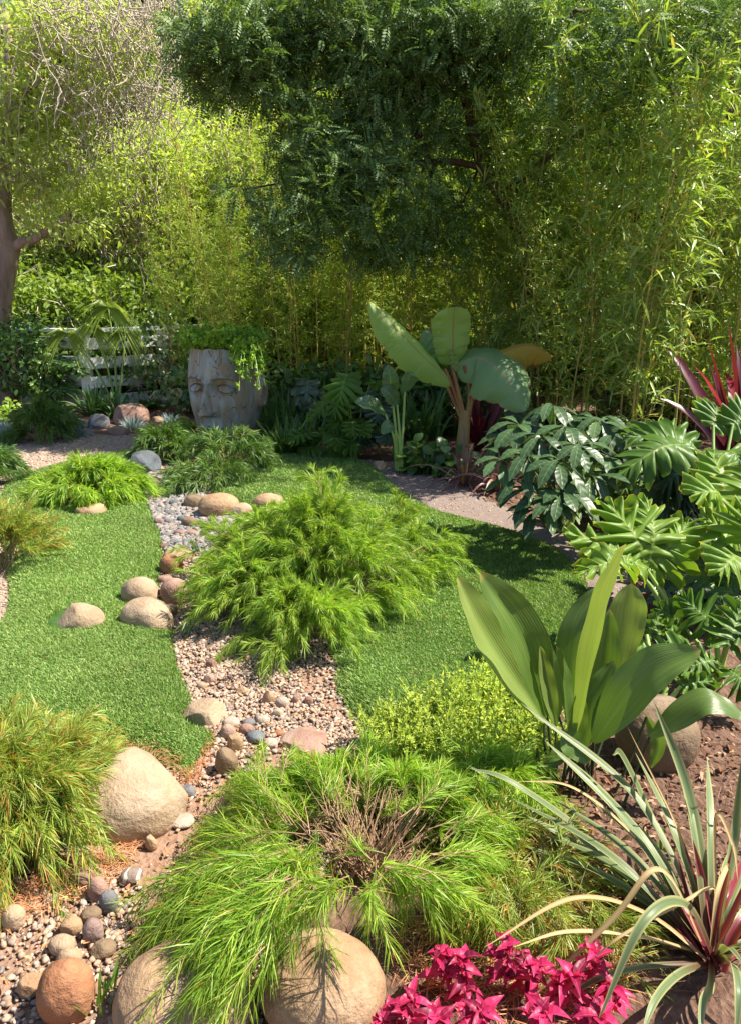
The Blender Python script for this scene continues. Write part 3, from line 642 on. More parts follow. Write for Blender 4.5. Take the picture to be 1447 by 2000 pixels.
# ------------------------------------------------------------------ fine leaved mounding shrubs
def itt(root, domes, nb, ntw, nned, seed, label, mat='itt', L=.075, W=.0019, twl=.2, bare=0.0, g=.55, group='low fine leaved mounding shrubs', upright=0.0, z0=0.0, barez=None, tw='twig_g'):
    "domes: (cx,cy,rx,ry,h,share) in world; branches arch from root to the dome surface, twigs and needles on them"
    rg=np.random.default_rng(seed); root=np.asarray(root,float)
    e=empty('mounding_shrub',(root[0],root[1],z0),label,'shrub',group)
    br=MB(); nd=MB()
    for (cx,cy,rx,ry,h,share) in domes:
        n=max(3,int(nb*share)); a=rg.uniform(0,2*PI,n); r=rg.uniform(0,1,n)**.55
        hz=h*np.sqrt(np.clip(1-.92*r**2,0,1))*rg.uniform(.8,1.06,n)
        E=np.stack([cx+rx*r*np.cos(a),cy+ry*r*np.sin(a),z0+hz],1)
        R0=root[None]*.6+np.array([cx,cy,0])*.4+np.c_[rg.normal(0,.03,(n,2)),np.zeros(n)]; R0[:,2]=z0
        C=R0*.45+E*.55; C[:,2]=z0+hz*.85+.04
        t=np.linspace(0,1,7)[None,:,None]
        B=R0[:,None]*(1-t)**2+2*C[:,None]*t*(1-t)+E[:,None]*t*t
        rad=np.linspace(.006,.0018,7)[None]*np.ones((n,1)); tubes(br,B,rad*max(.7,h/.5),4)
        # twigs
        k=ntw; tt=rg.uniform(.38,1.0,(n,k)); idx=tt*5.999; i0=idx.astype(int); f=(idx-i0)[...,None]
        ar=np.arange(n)[:,None]
        Pt=B[ar,i0]*(1-f)+B[ar,i0+1]*f; Tn=nrm(B[ar,np.minimum(i0+1,6)]-B[ar,i0])
        out=E-np.array([cx,cy,z0+h*.15]); out=nrm(out)[:,None,:]
        D=nrm(Tn*.55+out*.6+rg.normal(0,.42,(n,k,3))+np.array([0,0,.18+upright]))
        Pt=Pt.reshape(-1,3); D=D.reshape(-1,3); m=len(Pt); LL=twl*rg.uniform(.55,1.25,m)
        A=arc(Pt,D,LL,g*rg.uniform(.6,1.3,m),6)
        A[:,:,2]=np.maximum(A[:,:,2],z0+.006)
        tubes(br,A,np.linspace(.0018,.0007,6)[None]*np.ones((m,1))*max(.8,h/.5),3)
        keep=rg.uniform(0,1,m)>bare
        if barez is not None:
            dd=np.hypot((Pt[:,0]-barez[0]),(Pt[:,1]-barez[1])); keep&=(dd>barez[2])|(rg.uniform(0,1,m)<.12)
        A=A[keep]; m=len(A); LL=LL[keep]
        q=nned; s=(np.arange(q)+rg.uniform(0,1,(m,q)))/q*.86+.14; x=s*4.999; i0=x.astype(int); f=(x-i0)[...,None]
        ar=np.arange(m)[:,None]; Pn=A[ar,i0]*(1-f)+A[ar,i0+1]*f; Tn=nrm(A[ar,i0+1]-A[ar,i0])
        perp=nrm(np.cross(Tn,rg.normal(size=(m,q,3)))); inc=rg.uniform(.28,.7,(m,q,1))
        Dn=Tn*np.cos(inc)+perp*np.sin(inc); Dn[...,2]+=.05
        Ln=L*rg.uniform(.65,1.2,(m,q))*(1.1-.35*s)
        inst(nd,NEEDLE,Pn.reshape(-1,3),Dn.reshape(-1,3),np.cross(Dn,perp).reshape(-1,3)+rg.normal(0,.6,(m*q,3)),Ln.ravel(),W*rg.uniform(.8,1.2,m*q),droop=rg.uniform(.05,.5,m*q))
    o=(root[0],root[1],z0)
    br.build('branches',M[tw],e,org=o); nd.build('foliage',M[mat],e,smooth=False,org=o)
    return e
def dm(px,py,wpx,h,share,yf=.8,z=0):
    g=G(px,py); r=wpx/2/ppm(g[1]); return (g[0],g[1],r,r*yf,h,share)
def gr(px,py): return G(px,py)
# 1 centre shrub
itt(gr(625,1215),[dm(625,1185,330,.56,.42,.85),dm(775,1125,240,.40,.24,.9),dm(480,1215,220,.34,.2,.85),dm(590,1275,230,.27,.18,.7),dm(640,1120,150,.58,.12),dm(540,1150,180,.5,.14,.9),dm(440,1120,130,.30,.08)],130,11,72,401,'large bright green mounded shrub in the middle between creek and lawn',L=.064,W=.0015,twl=.19,tw='twig_g')
# 2 front shrub spreading over the boulders
fr=gr(715,1690)
FE_=itt(fr,[dm(700,1600,300,.15,.5,.7),dm(800,1590,240,.14,.25,.6),dm(900,1620,160,.1,.15,.7),dm(620,1570,190,.12,.15,.6)],56,9,56,402,'front shrub with bare centre drooping over the two tan boulders',L=.07,W=.0013,twl=.17,barez=(fr[0],fr[1]+.05,.15),g=.7)
def sprays(e,lst,seed,mat='itt',ntw=9,nned=70,L=.085,W=.0019,spread=.035,droop=.35,tw='twig_r'):
    "bundles of leafy twigs from a start to an end point, each given as photo pixel + height"
    rg=np.random.default_rng(seed); br=MB(); nd=MB(); org=tuple(e.location)
    for (x0,y0,z0,x1,y1,z1) in lst:
        A0=G(x0,y0,z0); A1=G(x1,y1,z1); n=ntw; l=np.linalg.norm(A1-A0)
        E=A1+rg.normal(0,1,(n,3))*spread*[1.5,1.2,.7]; S0=A0+rg.normal(0,.015,(n,3)); S0=S0+(E-S0)*rg.uniform(0,.4,(n,1))
        C=(S0+E)/2+np.c_[rg.normal(0,.02,(n,2)),droop*l*rg.uniform(.5,1.2,n)]
        t=np.linspace(0,1,8)[None,:,None]; A=S0[:,None]*(1-t)**2+2*C[:,None]*t*(1-t)+E[:,None]*t*t
        tubes(br,A,np.linspace(.0018,.0007,8)[None]*np.ones((n,1)),4)
        q=nned; s_=(np.arange(q)+rg.uniform(0,1,(n,q)))/q*.9+.1; x=s_*6.999; i0=x.astype(int); f=(x-i0)[...,None]; ar=np.arange(n)[:,None]
        Pn=A[ar,i0]*(1-f)+A[ar,i0+1]*f; Tn=nrm(A[ar,i0+1]-A[ar,i0]); perp=nrm(np.cross(Tn,rg.normal(size=(n,q,3)))); inc=rg.uniform(.3,.85,(n,q,1))
        Dn=Tn*np.cos(inc)+perp*np.sin(inc); Ln=L*rg.uniform(.65,1.2,(n,q))*(1.1-.3*s_)
        inst(nd,NEEDLE,Pn.reshape(-1,3),Dn.reshape(-1,3),rg.normal(0,1,(n*q,3)),Ln.ravel(),W*rg.uniform(.8,1.2,n*q),droop=rg.uniform(.05,.4,n*q))
    br.build('branches',M[tw],e,org=org); nd.build('foliage',M[mat],e,smooth=False,org=org)
sprays(FE_,[(600,1640,.26,330,1770,.06),(560,1660,.26,310,1850,.04),(540,1690,.3,350,1905,.12),(590,1700,.34,400,1930,.2),(600,1720,.34,440,1970,.18),(560,1700,.34,440,1860,.2),
 (800,1700,.26,930,1800,.06),(820,1670,.24,980,1730,.05),(840,1630,.2,1010,1650,.05),(660,1600,.2,620,1490,.04),(700,1570,.18,720,1455,.04),(600,1620,.22,470,1580,.03),
 (480,1700,.22,370,1800,.06),(500,1740,.3,420,1840,.16),(800,1600,.2,900,1540,.05),(590,1690,.3,500,1730,.26)],4021,ntw=10,nned=84,W=.0013,L=.075)
sprays(FE_,[(560,1730,.34,470,1880,.2),(740,1690,.26,790,1740,.2),(760,1710,.24,850,1780,.1),(520,1650,.22,400,1650,.04),(560,1620,.22,440,1620,.03),
 (600,1660,.28,520,1720,.28),(520,1580,.16,500,1510,.03),(450,1720,.18,330,1820,.04)],4022,ntw=7,nned=78,spread=.045,W=.0013,L=.075)
sprays(FE_,[(660,1710,.34,600,1800,.34),(700,1710,.32,720,1800,.33),(620,1720,.34,535,1850,.28)],4024,ntw=3,nned=66,spread=.04,W=.0013,L=.075)
# bare fan of thin twigs at its heart
def bare_fan():
    rg=np.random.default_rng(4023); n=110; b=MB(); o=G(722,1700,.04)
    a=rg.uniform(0,2*PI,n); el=rg.uniform(.6,2.4,n); A=arc(np.tile(o,(n,1))+rg.normal(0,.03,(n,3))*[1.4,1,.3],np.stack([np.cos(a),np.sin(a)+.5,el],1),rg.uniform(.14,.36,n),rg.uniform(0,.35,n),8)+np.cumsum(rg.normal(0,.0035,(n,8,3)),1)
    tubes(b,A,np.linspace(.0024,.0008,8)[None]*np.ones((n,1)),4); b.build('bare_twigs',M['twig_r'],FE_,org=tuple(FE_.location))
bare_fan()
# 3 left bottom shrub with rusty needles
itt(gr(40,1650),[dm(30,1650,330,.30,.5,.9),dm(120,1590,180,.24,.22,.9),dm(30,1540,220,.2,.2,.6),dm(-120,1650,200,.3,.2)],92,10,64,403,'shrub with rust tipped needles at the lower left edge beside the sandstone boulder',mat='itt_dry',L=.076,W=.0014,twl=.2)
# 4 round shrub on left lawn
itt(gr(185,985),[dm(180,985,190,.30,.8),dm(235,980,110,.24,.3),dm(120,985,100,.2,.25)],60,9,34,404,'round green shrub sitting on the far part of the left lawn',L=.09,W=.0030,twl=.18)
# 5 left edge airy brownish
itt(gr(20,1115),[dm(20,1105,160,.3,.8,.9),dm(-40,1090,120,.3,.4)],36,7,28,405,'thin brownish airy shrub cut by the left edge beside the lawn',mat='itt_dry',L=.075,W=.0022,twl=.22,upright=.5,g=.3)
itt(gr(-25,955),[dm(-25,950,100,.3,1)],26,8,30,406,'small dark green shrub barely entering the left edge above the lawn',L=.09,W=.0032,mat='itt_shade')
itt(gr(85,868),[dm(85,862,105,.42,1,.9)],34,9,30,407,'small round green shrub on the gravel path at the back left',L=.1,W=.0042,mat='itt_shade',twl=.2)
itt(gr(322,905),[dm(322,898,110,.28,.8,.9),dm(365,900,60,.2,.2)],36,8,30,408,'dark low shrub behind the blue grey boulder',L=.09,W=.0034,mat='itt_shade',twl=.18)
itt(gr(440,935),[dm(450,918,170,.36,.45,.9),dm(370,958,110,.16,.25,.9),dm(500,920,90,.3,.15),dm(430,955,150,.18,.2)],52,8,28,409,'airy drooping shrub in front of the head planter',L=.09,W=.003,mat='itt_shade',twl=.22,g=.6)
# 10 low sparse shrub right front
itt(gr(1020,1700),[dm(1010,1700,300,.08,.4,.8),dm(960,1640,140,.08,.2,.7),dm(1110,1820,280,.08,.3,.8),dm(960,1840,260,.1,.3,.8)],40,6,30,410,'sparse low needle shrub sprawling over the mulch beneath the variegated blades',L=.07,W=.0014,twl=.16,g=.5,bare=.12,mat='itt_dry')
itt(gr(930,1560),[dm(930,1555,230,.13,.6,.7),dm(1010,1580,120,.1,.2,.6)],34,9,38,411,'green needle shrub between the yellow ground cover and the strap leaved plant',L=.06,W=.0013,twl=.16)

# ------------------------------------------------------------------ large single leaves
def blade_pts(path, hw, ns=26, nt=7, fold=.15, ruffle=0.0, rf=8, smooth=0, phi=PI/2, nhint=(0,-.3,1), edge_droop=0.0, rg=None, twist=0.0, shear=0.0):
    "one leaf sheet along a curved rib; hw(s) half width; phi(s) angle of the cross lines to the rib"
    p=spline(path,ns); s=np.linspace(0,1,ns); T=nrm(np.gradient(p,axis=0))
    nh=np.asarray(nhint,float)
    if nh.ndim==1: nh=np.tile(nh,(ns,1))
    S=nrm(np.cross(T,nh)); Nn=np.cross(S,T)
    if twist:
        a=twist*s[:,None]; S,Nn=S*np.cos(a)+Nn*np.sin(a), Nn*np.cos(a)-S*np.sin(a)
    w_=np.array([hw(x) for x in s]); ph=np.array([phi(x) if callable(phi) else phi for x in s])
    t=np.linspace(-1,1,nt); at=np.abs(t)
    Wt=w_[:,None]*at[None]
    X=p[:,None,:]+Wt[...,None]*(np.cos(ph)[:,None,None]*T[:,None,:]+np.sin(ph)[:,None,None]*np.sign(t)[None,:,None]*S[:,None,:])
    Ws=Wt
    if smooth:
        pad=np.pad(w_,(smooth,smooth),mode='edge'); Ws=np.convolve(pad,np.ones(2*smooth+1)/(2*smooth+1),'valid')[:,None]*at[None]
    z=fold*Ws-edge_droop*Ws*at[None]
    if ruffle:
        pz=(rg.uniform(0,6.28,2) if rg is not None else (0,1.7))
        z=z+ruffle*at[None]**1.6*np.sin(s[:,None]*rf*2*PI+np.where(t<0,pz[0],pz[1])[None]+at[None]*1.2)*np.minimum(1,w_[:,None]/(w_.max()*.5+1e-9))
    X=X+z[...,None]*Nn[:,None,:]
    i=np.arange(ns-1)[:,None]; j=np.arange(nt-1)[None]; a=i*nt+j
    q=np.stack([a,a+1,a+nt+1,a+nt],-1).reshape(-1,4)
    uv=np.stack(np.broadcast_arrays(t[None]*.5+.5,s[:,None]),-1).reshape(-1,2)
    return X.reshape(-1,3),q,uv
def leaf_shape(W, peak=.45, base=.08, tip=0.0, p=1.0):
    def f(s):
        if s<peak: r=base+(1-base)*math.sin(s/peak*PI/2)**p
        else: r=tip+(1-tip)*max(0,math.cos((s-peak)/(1-peak)*PI/2))**.62
        return W*max(r,.01)
    return f
def lobes(W, n, depth=.72, peak=.4, rg=None):
    am=rg.uniform(.78,1.08,n+2) if rg is not None else np.ones(n+2); sh=rg.uniform(0,6.28) if rg is not None else 0
    def f(s):
        env=math.sin(PI*min(1,(s*.86+.12)))**.6
        k=min(int(s*n),n); x=(s*n)%1.0; l=max(0,math.sin(PI*x))**.75
        return W*env*am[k]*((1-depth)*(.45 if s<.9 else .25)+depth*l+.015)*(1+.05*math.sin(s*n*22+sh))
    return f
def lobed(mb, rg, base, tip, W, n=7, up=(0,0,1), sag=.12, depth=.86, ruf=.02, fold=.2, ph0=2.5, ph1=.25):
    base=np.asarray(base,float); tip=np.asarray(tip,float); d=tip-base; L=np.linalg.norm(d)
    u=nrm(np.asarray(up,float)); m1=base+d*.5+u*L*sag
    X,q,uv=blade_pts([base,m1,tip],lobes(W,n,depth,rg=rg),ns=n*11+1,nt=9,smooth=11,fold=fold,ruffle=ruf,rf=n*1.0+.5,phi=lambda s:ph0+(ph1-ph0)*s**.75,nhint=u,edge_droop=rg.uniform(.1,.6),rg=rg)
    mb.add(X,q=q,uv=uv)
def stalk(mb, pts, r0, r1, k=6, m=10):
    p=spline(pts,m); tubes(mb,p,np.linspace(r0,r1,m),k)

# banana
def banana():
    D=7.15; base=G(900,915); e=empty('banana_plant',base,'banana plant with broad leaves and reddish stalk in the bed before the bamboo','banana plant')
    o=tuple(base); rg=np.random.default_rng(7)
    t=MB(); stalk(t,[P(898,905,D)+[0,0,-.05],P(903,860,D),P(908,800,D)],.075,.05,10); t.build('stalk',M['stem_b'],e,org=o)
    for (pts) in ([P(905,815,D),P(885,760,D),P(868,720,D)],[P(905,815,D),P(893,760,D-.03),P(880,710,D)],[P(912,812,D),P(916,760,D),P(905,715,D-.05)],[P(900,815,D+.03),P(880,770,D+.03),P(868,742,D+.05)],[P(913,810,D),P(925,770,D),P(950,715,D)]):
        t=MB(); stalk(t,pts,.026,.014,8); t.build('leaf_stalk',M['stem_b'],e,org=o)
    def lf(mat,path,W,nh,peak=.45,fold=.1,ed=.2,ruf=.01,tw=0,rf=5,label=None,base_=.15):
        f0=leaf_shape(W,peak,base_,0,.7); nt_=[(rg.uniform(.15,.95),rg.uniform(.006,.014),rg.uniform(.08,.3)) for _ in range(6)]
        def hw_(s_): return f0(s_)*(1-sum(d*math.exp(-abs(s_-c)/w_) for c,w_,d in nt_)*.6)*(1+.015*math.sin(s_*60))
        m=MB(); X,q,uv=blade_pts(path,hw_,ns=110,nt=11,fold=fold,ruffle=ruf,rf=rf,nhint=nh,edge_droop=ed/W*.5,rg=rg,twist=tw)
        m.add(X,q=q,uv=uv); ob=m.build('leaf',M[mat],e,org=o)
        if label: ob['label']=label
    lf('banana',[P(884,750,D),P(830,700,D-.1),P(775,645,D-.15),P(722,590,D-.1)],.18,(.3,-.75,.5),.5,.08,.3,label='long leaf reaching to the upper left')
    lf('banana',[P(884,712,D+.05),P(884,680,D),P(884,640,D-.02),P(886,600,D-.1)],.19,(.15,-1,.1),.72,.12,.2,base_=.55,label='upright pale leaf')
    lf('banana_b',[P(888,716,D),P(935,698,D-.05),P(985,735,D-.25),P(1025,803,D-.4)],.30,(-.25,-.75,.75),.42,-.2,.3,label='broad drooping blue green leaf',base_=.3)
    lf('banana_y',[P(930,715,D+.05),P(980,688,D+.05),P(1035,674,D+.05),P(1080,696,D+.05)],.16,(.1,-.6,.7),.6,-.1,.4,label='yellowing leaf with brown edge')
    lf('banana_b',[P(880,705,D+.15),P(850,665,D+.2),P(825,645,D+.22)],.15,(.2,-.7,.4),.5,.1,.3)
    lf('banana_r',[P(800,650,D+.2),P(775,660,D+.22),P(762,695,D+.25)],.11,(.1,-1,.2),.5,.1,.3,label='dark red leaf')
    lf('aspi_y',[P(890,725,D-.03),P(884,700,D-.03),P(878,680,D-.02)],.035,(0,-1,.1),.35,.5,0,label='rolled new leaf')
    lf('banana_b',[P(925,735,D+.25),P(970,700,D+.3),P(1040,680,D+.3)],.12,(0,-.2,1),.5,.1,.5)
banana()
def ear_plant():
    D=6.75; base=G(785,915); e=empty('broad_leaf_plant',base,'tall pale stemmed plant with upright spoon leaves left of the banana','plant'); o=tuple(base)
    rg=np.random.default_rng(8)
    L=[((765,775),(757,712),.075,(0,-1,.1),(772,840)),((790,765),(803,725),.10,(.6,-.8,.2),(786,840)),((752,808),(693,785),.105,(.1,-.5,.8),(770,860)),((768,830),(745,848),.06,(-.2,-.9,.3),(780,870)),((775,790),(742,758),.07,(-.2,-.8,.5),(780,850))]
    for (b,t_,W,nh,mid_) in L:
        m=MB(); B=P(b[0],b[1],D); T=P(t_[0],t_[1],D-.08); X,q,uv=blade_pts([B,(B+T)/2+np.array([0,-.03,.03]),T],leaf_shape(W,.35,.25),ns=22,nt=7,fold=.25,ruffle=.006,rf=3,nhint=nh,rg=rg); m.add(X,q=q,uv=uv); m.build('leaf',M['ear'],e,org=o)
        s=MB(); stalk(s,[P(780+rg.uniform(-8,8),918,D+.02),P(mid_[0],mid_[1],D),B],.017,.009,7); s.build('leaf_stalk',M['stem'],e,org=o)
ear_plant()

def lobed_plant(base, leaves, label, mat='philo', W=.2, seed=0, n=6, petr=.012, name='lobed_leaf_plant', cat='plant', group='plants with deeply lobed leaves', ruf=.02, stemmat='stem', sep=True, depth=.86):
    "leaves: (base px,py,D, tip px,py,D, width, up vector)"
    rg=np.random.default_rng(seed); base=np.asarray(base,float); e=empty(name,base,label,cat,group); o=tuple(base); lm=MB(); sm=MB()
    for lf in leaves:
        (bx,by,bD,tx,ty,tD,w_,up)=lf[:8]; B=P(bx,by,bD); T=P(tx,ty,tD); m=MB() if sep else lm
        T=B+(T-B)*.9; lobed(m,rg,B,T,w_*.85,n=lf[8] if len(lf)>8 else n,up=up,ruf=ruf*w_*6,sag=rg.uniform(.05,.18),depth=depth)
        if sep: m.build('leaf',M[mat],e,org=o)
        c=(base+B)/2+np.array([0,0,.12*np.linalg.norm(B-base)]); stalk(sm,[base+rg.normal(0,.01,3)*[1,1,0],c,B],petr*1.2,petr*.7)
    if not sep: lm.build('foliage',M[mat],e,org=o)
    sm.build('leaf_stalks',M[stemmat],e,org=o); return e
# big bright lobed plant over the path end
b=G(1330,1290)
lobed_plant(b,[(1262,1112,3.15,1180,972,3.3,.25,(.3,-.9,.3),7),(1262,1112,3.12,1085,1030,3.15,.16,(.2,-.5,.8),6),(1265,1110,3.15,1262,960,3.35,.22,(.1,-.9,.3),6),(1270,1112,3.15,1352,1010,3.3,.22,(-.3,-.8,.4),7),(1230,1100,3.1,1120,1120,3.0,.15,(.2,-.4,.9),6)],
 'large bright lobed leaf plant leaning over the path end, yellow edged',mat='philo_y',seed=41,ruf=.03)
b=G(1380,1120)
lobed_plant(b,[(1345,868,4.5,1190,935,4.2,.26,(.1,-.5,.9),7),(1350,868,4.5,1215,850,4.5,.24,(.1,-.5,.8),7),(1345,870,4.5,1265,820,4.75,.2,(.1,-.8,.5),6),(1392,830,4.6,1400,790,4.8,.22,(0,-.9,.3),6),(1420,880,4.3,1447,900,4.1,.25,(-.2,-.6,.8),6),(1430,830,4.6,1475,800,4.8,.25,(-.2,-.8,.4),6)],
 'jagged lobed leaf plant at the right edge above the glossy shrub',seed=42)
b=G(1440,1230)
lobed_plant(b,[(1415,1000,3.6,1385,870,3.9,.22,(0,-.9,.4),7),(1420,985,3.5,1350,960,3.4,.2,(.2,-.4,.9),6),(1440,1060,3.3,1375,1010,3.3,.24,(.2,-.8,.6),6),(1445,1080,3.2,1400,1120,3.0,.2,(.1,-.5,.9),6),(1460,1000,3.4,1480,900,3.6,.24,(-.2,-.9,.3),6),(1450,1060,3.2,1470,1000,3.2,.22,(-.2,-.8,.5),6)],
 'pale lobed leaf plant at the right edge between the jagged one and the palmate one',mat='philo_y',seed=43)
b=G(1400,1340)
lobed_plant(b,[(1340,1230,3.0,1280,1185,3.0,.12,(.2,-.8,.5),5),(1395,1225,2.9,1330,1165,3.0,.15,(.1,-.9,.4),6),(1420,1260,2.8,1447,1180,2.9,.16,(-.2,-.9,.3),6),(1395,1290,2.75,1330,1310,2.7,.14,(.1,-.5,.9),6),(1425,1310,2.7,1460,1345,2.6,.16,(-.1,-.5,.9),6),(1350,1300,2.8,1260,1260,2.75,.13,(.1,-.8,.5),5),(1430,1220,2.9,1480,1230,2.8,.16,(-.2,-.7,.6),6)],
 'dark wavy lobed leaf plant behind the strap leaved plant on the right',seed=44,ruf=.03)
b=G(1280,1420)
lobed_plant(b,[(1240,1310,2.62,1215,1218,2.6,.10,(.1,-.9,.3),4),(1262,1240,2.8,1290,1195,2.85,.07,(.1,-.9,.3),4),(1320,1290,2.8,1300,1200,2.85,.09,(0,-.9,.3),4),(1215,1300,2.6,1170,1300,2.5,.08,(.2,-.6,.7),4),(1330,1340,2.6,1400,1330,2.6,.1,(0,-.6,.8),5)],
 'lobed plant with orange leaf tips directly behind the strap leaved plant',mat='philo',seed=45,ruf=.05,depth=.5)
# palmate fatsia leaves: ribs almost a point
def palmate(base, leaves, label, mat, seed, group=None, name='palmate_leaf_plant'):
    rg=np.random.default_rng(seed); base=np.asarray(base,float); e=empty(name,base,label,'plant',group); o=tuple(base); sm=MB()
    for (x,y,D,r,nh) in leaves:
        c=P(x,y,D); nh=nrm(np.asarray(nh,float)); m=MB(); ax=nrm(np.cross(nh,[0.3,.2,1.0]))[None][0]; ay=np.cross(nh,ax)
        for k in range(8):
            a=-2.5+5.0*k/7+PI/2+rg.uniform(-.1,.1); d=math.cos(a)*ax+math.sin(a)*ay*-1; rr=r*(1-.25*abs(k-3.5)/3.5)
            T=c+d*rr-np.array([0,0,.25*rr]); X,q,uv=blade_pts([c,c+d*rr*.5+nh*rr*.08,T],leaf_shape(rr*.19,.6,.35),ns=12,nt=5,fold=.25,nhint=nh,ruffle=.004,rf=2,rg=rg); m.add(X,q=q,uv=uv)
        m.build('leaf',M[mat],e,org=o); stalk(sm,[base,(base+c)/2+np.array([0,0,.05]),c],.007,.004)
    sm.build('leaf_stalks',M['stem'],e,org=o)
palmate(G(1400,1260),[(1395,1130,3.2,.17,(-.1,-.6,.8)),(1440,1160,3.1,.15,(-.2,-.5,.8)),(1350,1150,3.3,.14,(.1,-.5,.9)),(1420,1190,3.05,.14,(0,-.5,.9)),(1320,1120,3.5,.13,(0,-.6,.8)),(1380,1180,3.1,.12,(.1,-.4,.9))],'blue green palmate leaved plant under the pale lobed one on the right','scheff',51,'plants with hand shaped leaves')
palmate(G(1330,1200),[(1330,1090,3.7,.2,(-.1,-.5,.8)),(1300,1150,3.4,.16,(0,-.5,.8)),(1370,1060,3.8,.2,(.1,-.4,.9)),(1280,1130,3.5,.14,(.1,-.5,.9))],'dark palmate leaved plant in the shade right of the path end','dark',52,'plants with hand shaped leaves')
# left-bed lobed plants (and deeper layers) around the ear plant
def ring_leaves(px,py,D,n,R_,rg,w_,zlo=.1,zhi=.5):
    out=[]; c=G(px,py)
    for i in range(n):
        a=rg.uniform(-.2,PI+.2)+PI; r=rg.uniform(.35,1)*R_; z=rg.uniform(zlo,zhi)
        b_=c+np.array([math.cos(a)*r*.55,math.sin(a)*r*.55,z]); t_=c+np.array([math.cos(a)*r*1.35,math.sin(a)*r*1.35,z*.75])
        out.append((b_,t_,w_*rg.uniform(.8,1.2),(math.cos(a)*.4,math.sin(a)*.4-.3,.8)))
    return out
def ring_plant(px,py,label,mat,seed,n,R_,w_,zlo,zhi,nl=6,group='plants with deeply lobed leaves',name='lobed_leaf_plant'):
    rg=np.random.default_rng(seed); base=G(px,py); e=empty(name,base,label,'plant',group); o=tuple(base); sm=MB()
    for (B,T,w2,up) in ring_leaves(px,py,0,n,R_,rg,w_,zlo,zhi):
        m=MB(); lobed(m,rg,B,T,w2,n=nl,up=up,ruf=.02,sag=.1); m.build('leaf',M[mat],e,org=o)
        stalk(sm,[base,(base+B)/2+np.array([0,0,.1]),B],.01,.006)
    sm.build('leaf_stalks',M['stem'],e,org=o)
ring_plant(690,893,'lobed plant with light leaves raised high left of the spoon leaved plant','philo',61,11,.34,.17,.25,.85)
ring_plant(640,893,'low lobed plant spreading over the top edge of the right lawn','philo',62,10,.36,.17,.1,.3)
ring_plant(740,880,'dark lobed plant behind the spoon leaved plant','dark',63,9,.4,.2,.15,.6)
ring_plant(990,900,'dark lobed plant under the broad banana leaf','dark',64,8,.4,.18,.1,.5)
ring_plant(1200,1010,'shaded lobed plant between the glossy shrub and the right edge','philo',65,9,.4,.2,.1,.5)
ring_plant(205,770,'lobed plant with raised hand like leaves before the white fence','bush',66,12,.5,.26,.3,.95,7)
ring_plant(120,800,'dark broad lobed plant at the back left bed','bush',67,9,.4,.22,.2,.7)

ring_plant(1330,1170,'dense dark lobed plant in the shade under the jagged one at the right','philo',69,12,.4,.2,.08,.4,7)
ring_plant(1440,1150,'dense dark lobed plant low at the right edge','philo',70,11,.4,.2,.1,.5,7)
ring_plant(1390,1060,'dark lobed plant between the pale one and the bamboo','dark',79,10,.45,.22,.2,.6,7)
